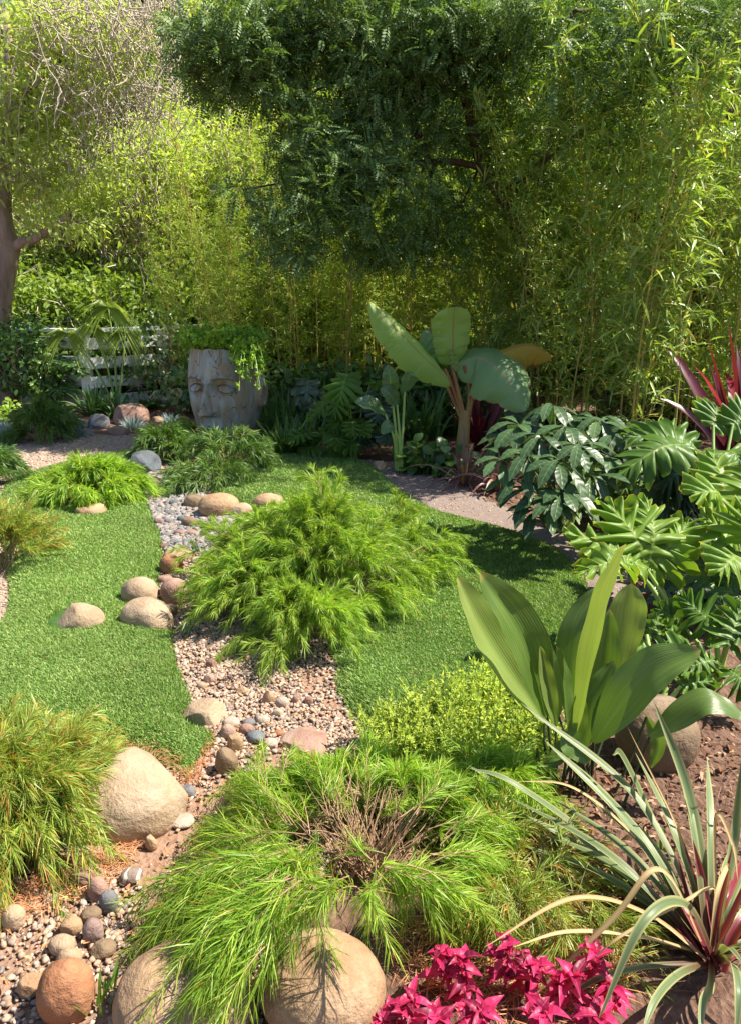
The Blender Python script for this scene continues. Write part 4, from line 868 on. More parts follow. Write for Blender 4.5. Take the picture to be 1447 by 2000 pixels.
# aspidistra
def strap_plant():
    base=G(1110,1535); e=empty('strap_leaf_plant',base,'clump of broad upright strap leaves on dark stems before the tan boulder','plant'); o=tuple(base)
    rg=np.random.default_rng(9); sm=MB(); D=2.3
    def lf(tip,mid,bs,wpx,mat,nh,Dt=D,Db=D,fold=.35,foot=None,tw=0,peak=.42):
        m=MB(); W=wpx/ppm(Dt); A=P(bs[0],bs[1],Db); B_=P(mid[0],mid[1],(Dt+Db)/2); C=P(tip[0],tip[1],Dt)
        X,q,uv=blade_pts([A,B_,C],leaf_shape(W,peak,.1,0,.8),ns=30,nt=9,fold=fold,ruffle=W*.06,rf=3,nhint=nh,rg=rg,twist=tw)
        m.add(X,q=q,uv=uv); m.build('leaf',M[mat],e,org=o)
        f=foot or (1075+rg.uniform(0,90),1535+rg.uniform(-15,25)); g=G(f[0],f[1]); stalk(sm,[g,(g+A)/2+rg.normal(0,.006,3),A],.0055,.0045)
    lf((892,1127),(955,1250),(1062,1410),40,'aspi_y',(.5,-.8,.3),2.25,2.3,foot=(1078,1548))
    lf((935,1117),(1018,1235),(1068,1400),45,'aspi',(.4,-.9,.2),2.2,2.28,foot=(1082,1540))
    lf((1054,1262),(1066,1330),(1085,1420),17,'aspi_y',(.3,-1,.1),2.25,2.28)
    lf((1085,1262),(1100,1345),(1108,1430),24,'aspi',(.8,-.6,.1),2.2,2.25)
    lf((1030,1200),(1060,1290),(1090,1400),26,'aspi_y',(.3,-1,.1),2.4,2.35)
    lf((1188,1138),(1130,1235),(1110,1400),36,'aspi',(-.5,-.8,.2),2.42,2.35)
    lf((1222,1062),(1176,1205),(1122,1440),33,'aspi_y',(-.95,-.3,.1),2.15,2.2,tw=.2,fold=.5)
    lf((1190,1190),(1178,1290),(1160,1400),30,'aspi',(-.2,-1,.1),2.45,2.4)
    lf((1232,1140),(1218,1225),(1205,1330),40,'aspi_y',(0,-.95,.3),2.5,2.5,fold=.15,peak=.62)
    lf((1368,1269),(1262,1320),(1158,1450),46,'aspi',(-.35,-.6,.7),2.15,2.2,foot=(1150,1535))
    lf((1235,1330),(1195,1370),(1160,1450),26,'aspi',(-.5,-.8,.2),2.3,2.28)
    lf((1200,1290),(1160,1370),(1135,1470),28,'aspi',(-.6,-.7,.2),2.35,2.3)
    lf((1130,1350),(1125,1400),(1120,1470),22,'aspi',(.2,-1,.1),2.22,2.25)
    lf((1455,1400),(1372,1368),(1268,1440),34,'aspi',(0,-.35,.95),2.1,2.15,foot=(1215,1580),fold=-.1)
    lf((1270,1500),(1284,1450),(1262,1400),15,'aspi',(-.3,-.9,.1),2.2,2.2,foot=(1195,1560))
    lf((1150,1490),(1120,1455),(1098,1430),26,'aspi',(-.2,-.9,.4),2.15,2.2)
    lf((1060,1500),(1090,1470),(1110,1440),20,'aspi',(.1,-.9,.3),2.2,2.25)
    for _ in range(12):
        g=G(1100+rg.normal(0,35),1545+rg.normal(0,14)); stalk(sm,[g,g+np.array([rg.normal(0,.02),0,rg.uniform(.1,.22)])],.005,.003)
    sm.build('stems',M['stem_dk'],e,org=o)
    for _ in range(9):
        g=G(1110+rg.normal(0,40),1560+rg.normal(0,14)); m=MB(); inst(m,PETAL,[g],[[rg.normal(0,.3),rg.normal(0,.3),1.]],rdir(rg,1),rg.uniform(.05,.1),.012); m.build('dry_sheath',M['litter'],e,org=o)
strap_plant()

# variegated cordyline
def cordy():
    base=G(1392,1890); e=empty('variegated_blade_plant',base,'cream striped sword leaved plant with crimson heart at the lower right corner','plant'); o=tuple(base); rg=np.random.default_rng(10)
    D0=base[1]
    def lf(mat,pts,wpx,nh=(0,-.5,.85),fold=.45,tw=0):
        wpx*=1.02
        m=MB(); path=[base+np.array([rg.normal(0,.015),rg.normal(0,.015),.02])]+[P(x,y,D) for (x,y,D) in pts]; W=wpx/2/ppm(pts[-1][2]-.0)
        def hw(s): return W*(.75+.25*math.sin(PI*min(1,s*1.2)))*(1-max(0,(s-.72)/.28)**1.6*.96)
        X,q,uv=blade_pts(path,hw,ns=34,nt=5,fold=fold,nhint=nh,rg=rg,twist=tw); m.add(X,q=q,uv=uv); m.build('blade',M[mat],e,org=o)
    lf('cord',[(1150,1660,1.95),(905,1488,2.1)],23,(.4,-.5,.8))
    lf('cord',[(1165,1650,1.9),(1000,1530,2.0),(915,1500,2.05)],15,(.4,-.4,.9))
    lf('cord',[(1215,1600,1.9),(1063,1446,2.1)],24,(.5,-.6,.6))
    lf('cord',[(1240,1560,1.85),(1016,1373,2.05)],19,(.6,-.6,.5))
    lf('cord',[(1345,1560,1.75),(1276,1370,1.85)],21,(.2,-1,.2))
    lf('cord',[(1430,1650,1.7),(1455,1440,1.75)],19,(-.2,-1,.2))
    lf('cord',[(1190,1690,1.8),(1090,1600,1.9)],22,(.4,-.4,.9))
    lf('cord',[(1230,1720,1.75),(1110,1640,1.9),(1020,1590,1.95)],20,(.4,-.4,.9))
    lf('cord',[(1290,1640,1.8),(1215,1480,1.9),(1195,1474,1.8)],17,(.6,-.6,.4))
    lf('cord_dry',[(1250,1650,1.75),(1120,1540,1.85),(1005,1525,1.9)],7,(.3,-.3,.9))
    lf('cord_dry',[(1330,1640,1.7),(1225,1420,1.8)],5,(.3,-.9,.3))
    lf('cord_dry',[(1290,1700,1.5),(1190,1800,1.45),(985,2000,1.4)],12,(.2,-.3,.9))
    lf('cord_dry',[(1270,1790,1.55),(1120,1755,1.5),(945,1850,1.4)],12,(.1,-.2,1))
    lf('cord_dry',[(1250,1830,1.5),(1110,1820,1.45),(1000,1850,1.4)],10,(.1,-.2,1))
    lf('cord_dry',[(1400,1740,1.5),(1320,1770,1.45),(1210,1830,1.4),(1150,1880,1.4)],8,(.1,-.2,1))
    lf('cord',[(1340,1770,1.45),(1255,1800,1.35),(1160,2010,1.25)],24,(.2,-.4,.8))
    lf('cord',[(1330,1900,1.4),(1280,1950,1.3),(1250,2030,1.22)],19,(.1,-.3,.9))
    lf('cord',[(1385,1925,1.35),(1370,1960,1.28),(1365,2040,1.2)],20,(.1,-.5,.8))
    lf('cord',[(1425,1880,1.35),(1440,1930,1.25),(1435,2040,1.18)],23,(.1,-.5,.8))
    lf('cord',[(1250,1890,1.45),(1150,1920,1.4),(1060,1990,1.35)],14,(.1,-.3,.9))
    lf('cord_dry',[(1420,1700,1.5),(1400,1740,1.42),(1385,1850,1.38)],12,(.1,-.7,.5))
    lf('cord_dry',[(1395,1600,1.6),(1430,1650,1.55),(1440,1720,1.5)],8,(.1,-.7,.5))
    lf('cord_red',[(1360,1760,1.6),(1335,1645,1.68)],16,(.2,-1,.1)); lf('cord_red',[(1375,1740,1.6),(1352,1640,1.65)],15,(-.1,-1,.1)); lf('cord_red',[(1350,1780,1.6),(1322,1670,1.65)],12,(.4,-1,.1))
    lf('cord_red',[(1420,1800,1.5),(1470,1690,1.5)],14,(-.3,-1,.2)); lf('cord_red',[(1400,1790,1.5),(1430,1650,1.5)],12,(-.3,-1,.2)); lf('cord_red',[(1440,1820,1.48),(1520,1740,1.45)],14,(-.3,-.7,.6))
    for x,y in ((1000,1560),(1040,1620),(1080,1560),(1130,1500),(985,1640),(1060,1690),(1150,1560),(1240,1470),(1100,1740),(1190,1560),(1310,1440),(1380,1480)):
        lf('cord',[((x+1390)/2,(y+1880)/2-45,1.7),(x,y,1.95)],rg.uniform(13,20),(.4,-.45,.8))
    for i in range(30):
        a=rg.uniform(-.2,PI+.2); x=1390+math.cos(a)*rg.uniform(120,280); y=1890-abs(math.sin(a))*rg.uniform(60,260)-20
        lf('cord' if i%3 else 'cord_red',[((x+1390)/2,(y+1870)/2-25,1.6),(x,y,1.65+.25*math.sin(a))],rg.uniform(11,18),(math.cos(a)*-.5,-.5,.8))
    for i in range(6):
        x=1400+rg.uniform(-10,200); lf('cord',[((x+1390)/2+10,1850,1.4),(x+30,1900+rg.uniform(-20,60),1.3)],16,(0,-.4,.9))
cordy()

# strappy clumps, fescue, ferns
def strappy(px,py,n,L,W,mat,label,seed,group=None,name='strappy_clump',lean=.8,g=.5,cat='plant',z=0.0,spread=.05,dirb=(0,0)):
    rg=np.random.default_rng(seed); base=G(px,py,z); e=empty(name,base,label,cat,group); o=tuple(base); m=MB()
    for i in range(n):
        a=rg.uniform(0,2*PI); le=rg.uniform(.1,1)*lean; d=nrm(np.array([math.cos(a)*le+dirb[0],math.sin(a)*le+dirb[1],1.0])); l=L*rg.uniform(.6,1.15)
        p0=base+np.array([math.cos(a),math.sin(a),0])*spread*rg.uniform(0,1)
        t=np.linspace(0,1,7)[:,None]; path=p0+d*l*t; path[:,2]-=g*rg.uniform(.5,1.4)*l*t[:,0]**2*(.4+le)
        path[:,2]=np.maximum(path[:,2],z+.005)
        X,q,uv=blade_pts(path,lambda s:W*(1-.97*max(0,(s-.5)/.5)**1.5),ns=9,nt=3,fold=.35,nhint=(d[0]*-.2+rg.normal(0,.2),-.4+rg.normal(0,.2),1)); m.add(X,q=q,uv=uv)
    m.build('blades',M[mat],e,org=o); return e
SG='strappy green clumps along the bed'
strappy(560,890,95,.52,.013,'aga','strappy green clump at the right foot of the head planter',71,SG,g=.4,spread=.12)
strappy(600,880,60,.5,.013,'aga','strappy green clump beside the far lawn corner',72,SG,g=.4,spread=.1)
strappy(190,812,110,.55,.014,'aga','arching strappy clump in front of the white fence',73,SG,spread=.15)
strappy(230,815,60,.5,.012,'aga','smaller strappy clump right of the arching one by the fence',74,SG,spread=.1)
strappy(905,948,36,.7,.011,'bronze','bronze purple arching blade plant at the banana foot beside the path',75,None,'bronze_blade_plant',1.1,.75)
strappy(975,960,30,.6,.012,'bronze','bronze blade plant half hidden by the glossy shrub',76,None,'bronze_blade_plant',1.0,.6)
strappy(835,925,30,.32,.012,'aga','low green clump on the bed left of the bronze blades',77,SG,spread=.08)
FE='blue fescue tufts in the back border'
for i,(x,y,s_,lb) in enumerate([(20,850,.26,'large blue grass tuft at the left edge of the back border'),(150,855,.30,'widest blue grass tuft right of the small round shrub'),(262,838,.22,'blue grass tuft in front of the rusty rock'),(335,832,.2,'blue grass tuft between the round tan rock and the pink rock'),(60,835,.2,'blue grass tuft behind the small round shrub'),(-15,868,.2,'blue grass tuft cut by the left edge above the path')]):
    strappy(x,y,260,s_,.0028,'fescue',lb,80+i,FE,'blue_grass_tuft',1.5,.3,'grass tuft',spread=.08)
FROND=pinnate(22,.16,.028,bend=.0,droop=.05,tri=True)
def fern(px,py,n,L,mat,label,seed,group='ferns in the back beds',z=0.0):
    rg=np.random.default_rng(seed); base=G(px,py,z); e=empty('fern',base,label,'fern',group); m=MB(); a=rg.uniform(0,2*PI,n); le=rg.uniform(.5,1.5,n)
    D=np.stack([np.cos(a)*le,np.sin(a)*le,np.ones(n)],1); N=np.stack([-np.cos(a)*.7,-np.sin(a)*.7,np.ones(n)],1)
    l=L*rg.uniform(.7,1.1,n); inst(m,FROND,np.tile(base,(n,1)),D,N,l,l*1.0,droop=.45); m.build('fronds',M[mat],e,smooth=False,org=tuple(base)); return e
fern(360,850,22,.6,'fern_y','bright green fern just left of the head planter',91)
fern(10,790,30,.8,'fern','dark fern at the left edge of the back bed',92)
fern(60,780,22,.7,'fern','fern under the leafy shrub at the back left',93)
fern(530,860,20,.45,'fern','small fern right behind the head planter foot',94)
fern(300,800,20,.5,'fern','fern below the white fence rails',95)

# red cordylines
strappy(1452,960,30,1.75,.055,'redcord','burgundy sword leaved plant cut by the right edge before the bamboo',96,None,'burgundy_blade_plant',.65,.3,z=0)
strappy(935,880,22,.9,.024,'redcord','dark red leaved plant behind the banana stalk',97,None,'burgundy_blade_plant',.7,.35)

# glossy whorled shrub
def whorl_shrub(px,py,whs,label,seed,L=.2,W=.035,mat='scheff',name='glossy_shrub',n=9,droop=.5,z=0,r=.012,group=None):
    rg=np.random.default_rng(seed); base=G(px,py,z); e=empty(name,base,label,'shrub',group); o=tuple(base); m=MB(); b=MB()
    for (x,y,D) in whs:
        c=P(x,y,D); mid_=(base+c)/2+np.array([0,0,.08]); stalk(b,[base+rg.normal(0,.03,3)*[1,1,0],mid_,c],r,.005)
        k=n+rg.integers(-1,3); a=np.arange(k)*2*PI/k+rg.uniform(0,6); ti=rg.uniform(-.15,.75,k)
        D_=np.stack([np.cos(a),np.sin(a)-.15,ti],1); N_=np.stack([-np.cos(a)*.5,-np.sin(a)*.5-.2,np.ones(k)],1)
        l=L*rg.uniform(.75,1.15,k); inst(m,OBOV,np.tile(c,(k,1))+rg.normal(0,.01,(k,3)),D_,N_,l,W*rg.uniform(.85,1.15,k),droop=droop*rg.uniform(.6,1.4,k))
    m.build('foliage',M[mat],e,org=o); b.build('branches',M['stem'],e,org=o); return e
rg=np.random.default_rng(33)
wh=[(1080,795,4.9),(1105,835,4.6),(1165,820,4.8),(1200,850,4.7),(1010,835,4.8),(1055,850,4.55),(1130,870,4.4),(1180,890,4.5),(1225,830,4.9),(985,900,4.5),(1030,890,4.45),(1090,905,4.3),(1150,930,4.3),(1100,960,4.2),(1040,960,4.3),(1010,940,4.4),(1160,860,4.9),(1070,985,4.2),(1205,930,4.5),(1130,820,5.0),(1050,1000,4.3),(995,855,4.9),(1230,880,4.8)]
whorl_shrub(1090,1035,wh,'dark glossy shrub with whorled drooping leaves beside the narrow path',33,L=.215,W=.036)

# leafy shrubs / generic bushes
def bush(name,label,cat,base,blobs,nl,tm,L,W,mat,seed,twmat='twig',group=None,cl=14,flat=.3,droop=.2,clr=.16,tw=True,e=None,trunk=None,dirz=0.0,nbr=1.0,near=False):
    "blobs: (centre xyz, radii xyz, share); leaves in clusters near blob surfaces, branches run to the clusters"
    rg=np.random.default_rng(seed); base=np.asarray(base,float)
    if e is None: e=empty(name,base,label,cat,group)
    o=tuple(base); m=MB(); b=MB()
    for (c,r,share) in blobs:
        c=np.asarray(c,float); r=np.asarray(r,float); nc=max(2,int(nl*share/cl))
        dr=rdir(rg,nc); rr=rg.uniform(.25,1,nc)**.5; C=c+dr*r*rr[:,None]*(1+.16*wob(np.random.default_rng(seed+3),dr,5,1,.9))[:,None]
        k=cl; Pn=C[:,None]+rg.normal(0,1,(nc,k,3))*clr*np.array([1,1,.65])
        Dn=nrm(dr[:,None]*.6+rg.normal(0,.75,(nc,k,3))+np.array([0,0,dirz])); Nn=rg.normal(0,.5,(nc,k,3))+np.array([.1,-.3,.9])
        inst(m,tm,Pn.reshape(-1,3),Dn.reshape(-1,3),Nn.reshape(-1,3),L*rg.uniform(.65,1.25,nc*k),W*rg.uniform(.75,1.2,nc*k),droop=droop)
        if tw:
            s=rg.uniform(0,1,nc)<nbr; Cs=C[s]; n=len(Cs)
            if n:
                st=np.tile(c-np.array([0,0,r[2]*.4]) if near else (c-np.array([0,0,r[2]*.5]))*.7+base*.3,(n,1))+rg.normal(0,.12,(n,3))*(1 if near else 0)
                t=np.linspace(0,1,6)[None,:,None]; X=st[:,None]*(1-t)+Cs[:,None]*t+np.sin(t*PI)*rg.normal(0,.09,(n,1,3))*r.mean()*2+rg.normal(0,.02,(n,6,3))*r.mean()
                tubes(b,X,np.linspace(.012,.003,6)[None]*np.ones((n,1))*max(.5,r.mean()),4)
    if trunk is not None:
        for (pts,r0,r1) in trunk: stalk(b,pts,r0,r1,8,14)
    m.build('foliage',M[mat],e,org=o)
    if b.n: b.build('branches',M[twmat],e,org=o)
    return e
LB='leafy shrubs in front of the white fence'
b=G(75,800); bush('leafy_shrub','tall leafy shrub with oval leaves at the back left bed','shrub',b,[((b[0]-.1,b[1],.75),(.5,.4,.5),.6),((b[0]+.2,b[1]-.1,.45),(.3,.3,.3),.4)],1500,OVATE,.095,.026,'bush',111,group=LB,clr=.1)
b=G(15,800); bush('leafy_shrub','leafy shrub at the left edge beside the tree','shrub',b,[((b[0]-.1,b[1]+.3,.8),(.5,.4,.55),1)],1100,OVATE,.08,.022,'bush',112,group=LB,clr=.1)
b=G(340,800); bush('flowering_shrub','thin multi stemmed shrub with white blooms before the fence right half','shrub',b,[((b[0],b[1],.95),(.38,.3,.5),.7),((b[0]-.1,b[1],.5),(.3,.2,.25),.3)],330,OVATE,.075,.022,'bush',113,'twig_r',LB,clr=.09,cl=9)
b=G(270,795); bush('leafy_shrub','sparse dark leaved shrub in front of the fence rails','shrub',b,[((b[0]+.05,b[1],.7),(.35,.25,.5),1)],300,OVATE,.085,.026,'bush',114,group=LB,clr=.1,cl=8)
b=G(850,925); bush('ground_shrub','low round leaved plant with one yellow leaf at the banana foot','plant',b,[((b[0],b[1],.13),(.3,.2,.13),1)],160,OVATE,.12,.05,'bush',115,clr=.06,cl=6,tw=False)
b=G(30,850); bush('ground_shrub','round leaved low plant at the left end of the back border','plant',b,[((b[0]-.2,b[1]+.4,.15),(.4,.2,.15),1)],500,OVATE,.06,.024,'fern_y',116,clr=.06,cl=6,tw=False)
b=G(1240,1010); bush('ground_shrub','low dark foliage behind the jagged lobed plant','plant',b,[((b[0]+.3,b[1]+.2,.2),(.6,.3,.22),1)],700,OVATE,.12,.04,'scheff',117,clr=.08,cl=6,tw=False)
# dark colocasia behind
ring_plant(610,870,'nearly black leaved plant in the shade right of the head planter','dark',68,6,.3,.16,.45,.85,3)

# yellow-green ground cover
def sedum():
    rg=np.random.default_rng(121)
    po=pxpoly([(715,1455),(760,1425),(830,1405),(900,1380),(990,1358),(1045,1385),(1085,1430),(1080,1500),(960,1520),(840,1510),(740,1490)])
    c=G(900,1450); e=empty('needle_ground_cover',c,'yellow green bushy ground cover at the lower edge of the right lawn','ground cover')
    XY=scatter(po,620,rg); n=len(XY); h=rg.uniform(.08,.19,n)*(1+.4*wob(np.random.default_rng(4),np.c_[XY,XY[:,0]*0],5,1,2.2))
    D=np.c_[rg.normal(0,.35,(n,2)),np.ones(n)]; A=arc(np.c_[XY,np.zeros(n)],D,h,np.zeros(n),4); b=MB(); tubes(b,A,np.full((n,4),.002),3)
    k=34; s=rg.uniform(.25,1.0,(n,k))**.7; P0=A[:,0,:][:,None]*(1-s[...,None])+A[:,-1,:][:,None]*s[...,None]
    a=rg.uniform(0,6.28,(n,k)); up=.3+1.2*(s>.85); Dn=np.stack([np.cos(a),np.sin(a),up],-1); ax=nrm(A[:,-1]-A[:,0])
    m=MB(); inst(m,LANCE2,P0.reshape(-1,3),Dn.reshape(-1,3),rdir(rg,n*k)*.4+[0,0,1],.021*rg.uniform(.7,1.3,n*k),.0032)
    m.build('foliage',M['sedum'],e,smooth=False,org=tuple(c)); b.build('stems',M['stem'],e,org=tuple(c))
sedum()
# magenta bloodleaf
def magenta(px,py,D,h,label,seed,nw=4,s=1.0):
    rg=np.random.default_rng(seed); top=P(px,py,D); base=np.array([top[0]+rg.normal(0,.015),D+.03,max(0,top[2]-h)]); e=empty('magenta_plant',base,label,'plant','magenta leaved plants along the bottom edge'); o=tuple(base)
    m=MB(); b=MB(); stalk(b,[base,(base+top)/2+rg.normal(0,.01,3),top],.0045,.0025)
    for i in range(nw):
        f=1-i/(nw)*.85; c=base+(top-base)*f; k=6 if i==0 else 3
        a=np.arange(k)*2.4+rg.uniform(0,6); ti=rg.uniform(.3,1.3,k) if i==0 else rg.uniform(-.1,.6,k)
        Dn=np.stack([np.cos(a),np.sin(a),ti],1); inst(m,PETAL,np.tile(c,(k,1))+rg.normal(0,.004,(k,3)),Dn,np.stack([-np.cos(a)*.5,-np.sin(a)*.5,np.ones(k)],1)+rg.normal(0,.3,(k,3)),.085*s*rg.uniform(.5,1.25,k),.019*s*rg.uniform(.8,1.2,k),droop=.1)
        # side shoots
        for j in range(1 if i else 0):
            aa=rg.uniform(0,6.28); c2=c+np.array([math.cos(aa),math.sin(aa),.4])*.035; stalk(b,[c,c2],.002,.0015,4,4); k2=5; a2=np.arange(k2)*1.3+rg.uniform(0,6)
            inst(m,PETAL,np.tile(c2,(k2,1)),np.stack([np.cos(a2),np.sin(a2),rg.uniform(.1,1.2,k2)],1),rg.normal(0,.3,(k2,3))+[0,0,1],.04*s*rg.uniform(.7,1.2,k2),.013*s)
    m.build('foliage',M['iresine'],e,org=o); b.build('stems',M['stem_m'],e,org=o)
for i,(x,y,D,h,lb) in enumerate([(862,1835,1.42,.3,'magenta plant with the leftmost tall tip beside the big round boulder'),(905,1850,1.38,.3,'magenta plant just right of the leftmost tall tip'),(990,1822,1.42,.3,'magenta plant whose top touches the dried tan blade'),(1045,1860,1.4,.28,'magenta plant between the two tall magenta peaks'),
 (1160,1835,1.42,.3,'tallest magenta plant under the folded cream blade'),(1115,1880,1.36,.28,'magenta plant left of the tallest one'),(1195,1905,1.36,.24,'magenta plant right of the tallest one'),(745,1962,1.3,.2,'low magenta plant at the foot of the big round boulder'),(805,1925,1.32,.25,'magenta plant leaning against the right side of the big round boulder'),(940,1950,1.28,.24,'magenta plant at the bottom edge centre'),(1060,1950,1.26,.22,'magenta plant at the bottom edge below the tall peaks'),(850,1960,1.26,.2,'short magenta plant in front of the leftmost tall tip'),(1170,1960,1.26,.22,'magenta plant at the bottom edge under the tallest one')]): magenta(x,y+28,D,h,lb,130+i,s=.6,nw=5)
# tiny sprigs
strappy(190,1965,16,.09,.004,'sedum_g','tiny green seedling beside the orange boulder',151,None,'seedling',.6,.1)
strappy(1290,1670,10,.06,.006,'sedum_g','tiny seedling on the bare soil beside the striped blades',152,None,'seedling',.6,.1)

# fallen needles and leaves
def litter(name,pts,n,mat,label,seed,tm,L,W,z=.012):
    rg=np.random.default_rng(seed); XY=scatter(pxpoly(pts),n,rg); n=len(XY); a=rg.uniform(0,6.28,n)
    m=MB(); inst(m,tm,np.c_[XY,z+rg.uniform(0,.012,n)],np.stack([np.cos(a),np.sin(a),rg.normal(0,.12,n)],1),np.c_[rg.normal(0,.3,(n,2)),np.ones(n)],L*rg.uniform(.5,1.2,n),W*rg.uniform(.6,1.2,n))
    return setp(m.build(name,M[mat],smooth=False),kind='stuff',label=label)
litter('fallen_needles',[(0,1760),(120,1690),(250,1650),(260,1690),(150,1760),(40,1810),(0,1820)],650,'straw','orange fallen needles beside the lower left shrub',161,NEEDLE,.06,.0012)
litter('fallen_needles',[(230,1440),(330,1475),(380,1530),(360,1545),(300,1500),(220,1470)],260,'straw','orange fallen needles between lawn and sandstone boulder',162,NEEDLE,.05,.001,.03)
litter('fallen_needles',[(420,1440),(400,1500),(370,1540),(360,1530),(390,1490),(410,1440)],220,'straw','orange fallen needles along the lawn point',163,NEEDLE,.05,.001)
litter('fallen_needles',[(860,1560),(1050,1600),(1200,1750),(1200,1980),(900,1990),(760,1850),(880,1700)],2600,'straw','brown needles lying under the sprawling front plants',164,NEEDLE,.06,.0013,.01)
litter('fallen_leaves',[(1150,1480),(1447,1400),(1600,1700),(1500,1900),(1200,1800)],900,'litter','brown leaf litter and bark chips on the bare soil at the right',165,OVATE,.026,.005,.006)
litter('fallen_needles',[(1150,1480),(1447,1400),(1600,1700),(1500,1950),(1200,1900)],500,'litter','thin dry twigs and needles on the bare soil at the right',169,NEEDLE,.07,.0012,.012)
litter('fallen_leaves',[(1150,1480),(1447,1400),(1600,1700),(1500,1900),(1200,1800)],70,'litter','larger curled dry leaves on the bare soil at the right',170,PETAL,.05,.012,.008)
litter('fallen_leaves',[(330,1250),(400,1400),(640,1400),(420,1700),(100,1950),(0,1900),(150,1700),(350,1540),(360,1400)],160,'straw','dry leaf bits scattered in the creek gravel',171,OVATE,.02,.005,.012)
litter('fallen_leaves',[(760,905),(1000,985),(1300,1060),(1447,1100),(1447,1000),(1200,900),(900,880)],1400,'litter','dry leaf litter on the bed behind the narrow path',166,OVATE,.05,.014,.01)
litter('fallen_leaves',[(30,1330),(380,1330),(340,1180),(120,1050),(60,1150)],45,'straw','scattered dry bits on the left lawn',167,NEEDLE,.03,.0012,.07)
litter('fallen_leaves',[(700,1340),(1050,1340),(1100,1160),(900,1060),(800,1250)],60,'straw','scattered dry bits on the right lawn',168,NEEDLE,.03,.0012,.07)

# ------------------------------------------------------------------ head planter
def head_mat():
    n=NT('weathered_head'); co=n.coord('Object')
    st=n.noise(9,n.mapping(co,(1,1,.16)),6,.65,.5); c=n.ramp(st,[(.28,(.09,.06,.04)),(.42,(.34,.25,.17)),(.52,(.32,.32,.30)),(.72,(.50,.53,.52))])
    big=n.noise(2.6,n.mapping(co,(1,1,.5)),3,.5,.8); c=n.mix(n.math('MULTIPLY',n.math('SUBTRACT',big,.5),3.2,clamp=True),c,(.32,.22,.14))
    cr=n.vor(13,n.mapping(co,(1,1,.35)),'DISTANCE_TO_EDGE'); d2=n.noise(7,co,3)
    k=n.math('MULTIPLY',n.math('LESS_THAN',cr,.022),n.math('GREATER_THAN',d2,.55)); c=n.mix(n.math('MULTIPLY',k,.85),c,(.035,.03,.025))
    blot=n.noise(26,n.mapping(co,(1,1,.6)),3,.6,1.5); c=n.mix(n.math('MULTIPLY',n.math('GREATER_THAN',blot,.69),.8),c,(.05,.04,.035))
    h=n.math('ADD',n.math('MULTIPLY',st,.6),n.math('MULTIPLY',k,-.6))
    return n.end(n.pbr(c,.55,.4,n.bump(h,.5,.015)))
M['head']=head_mat()
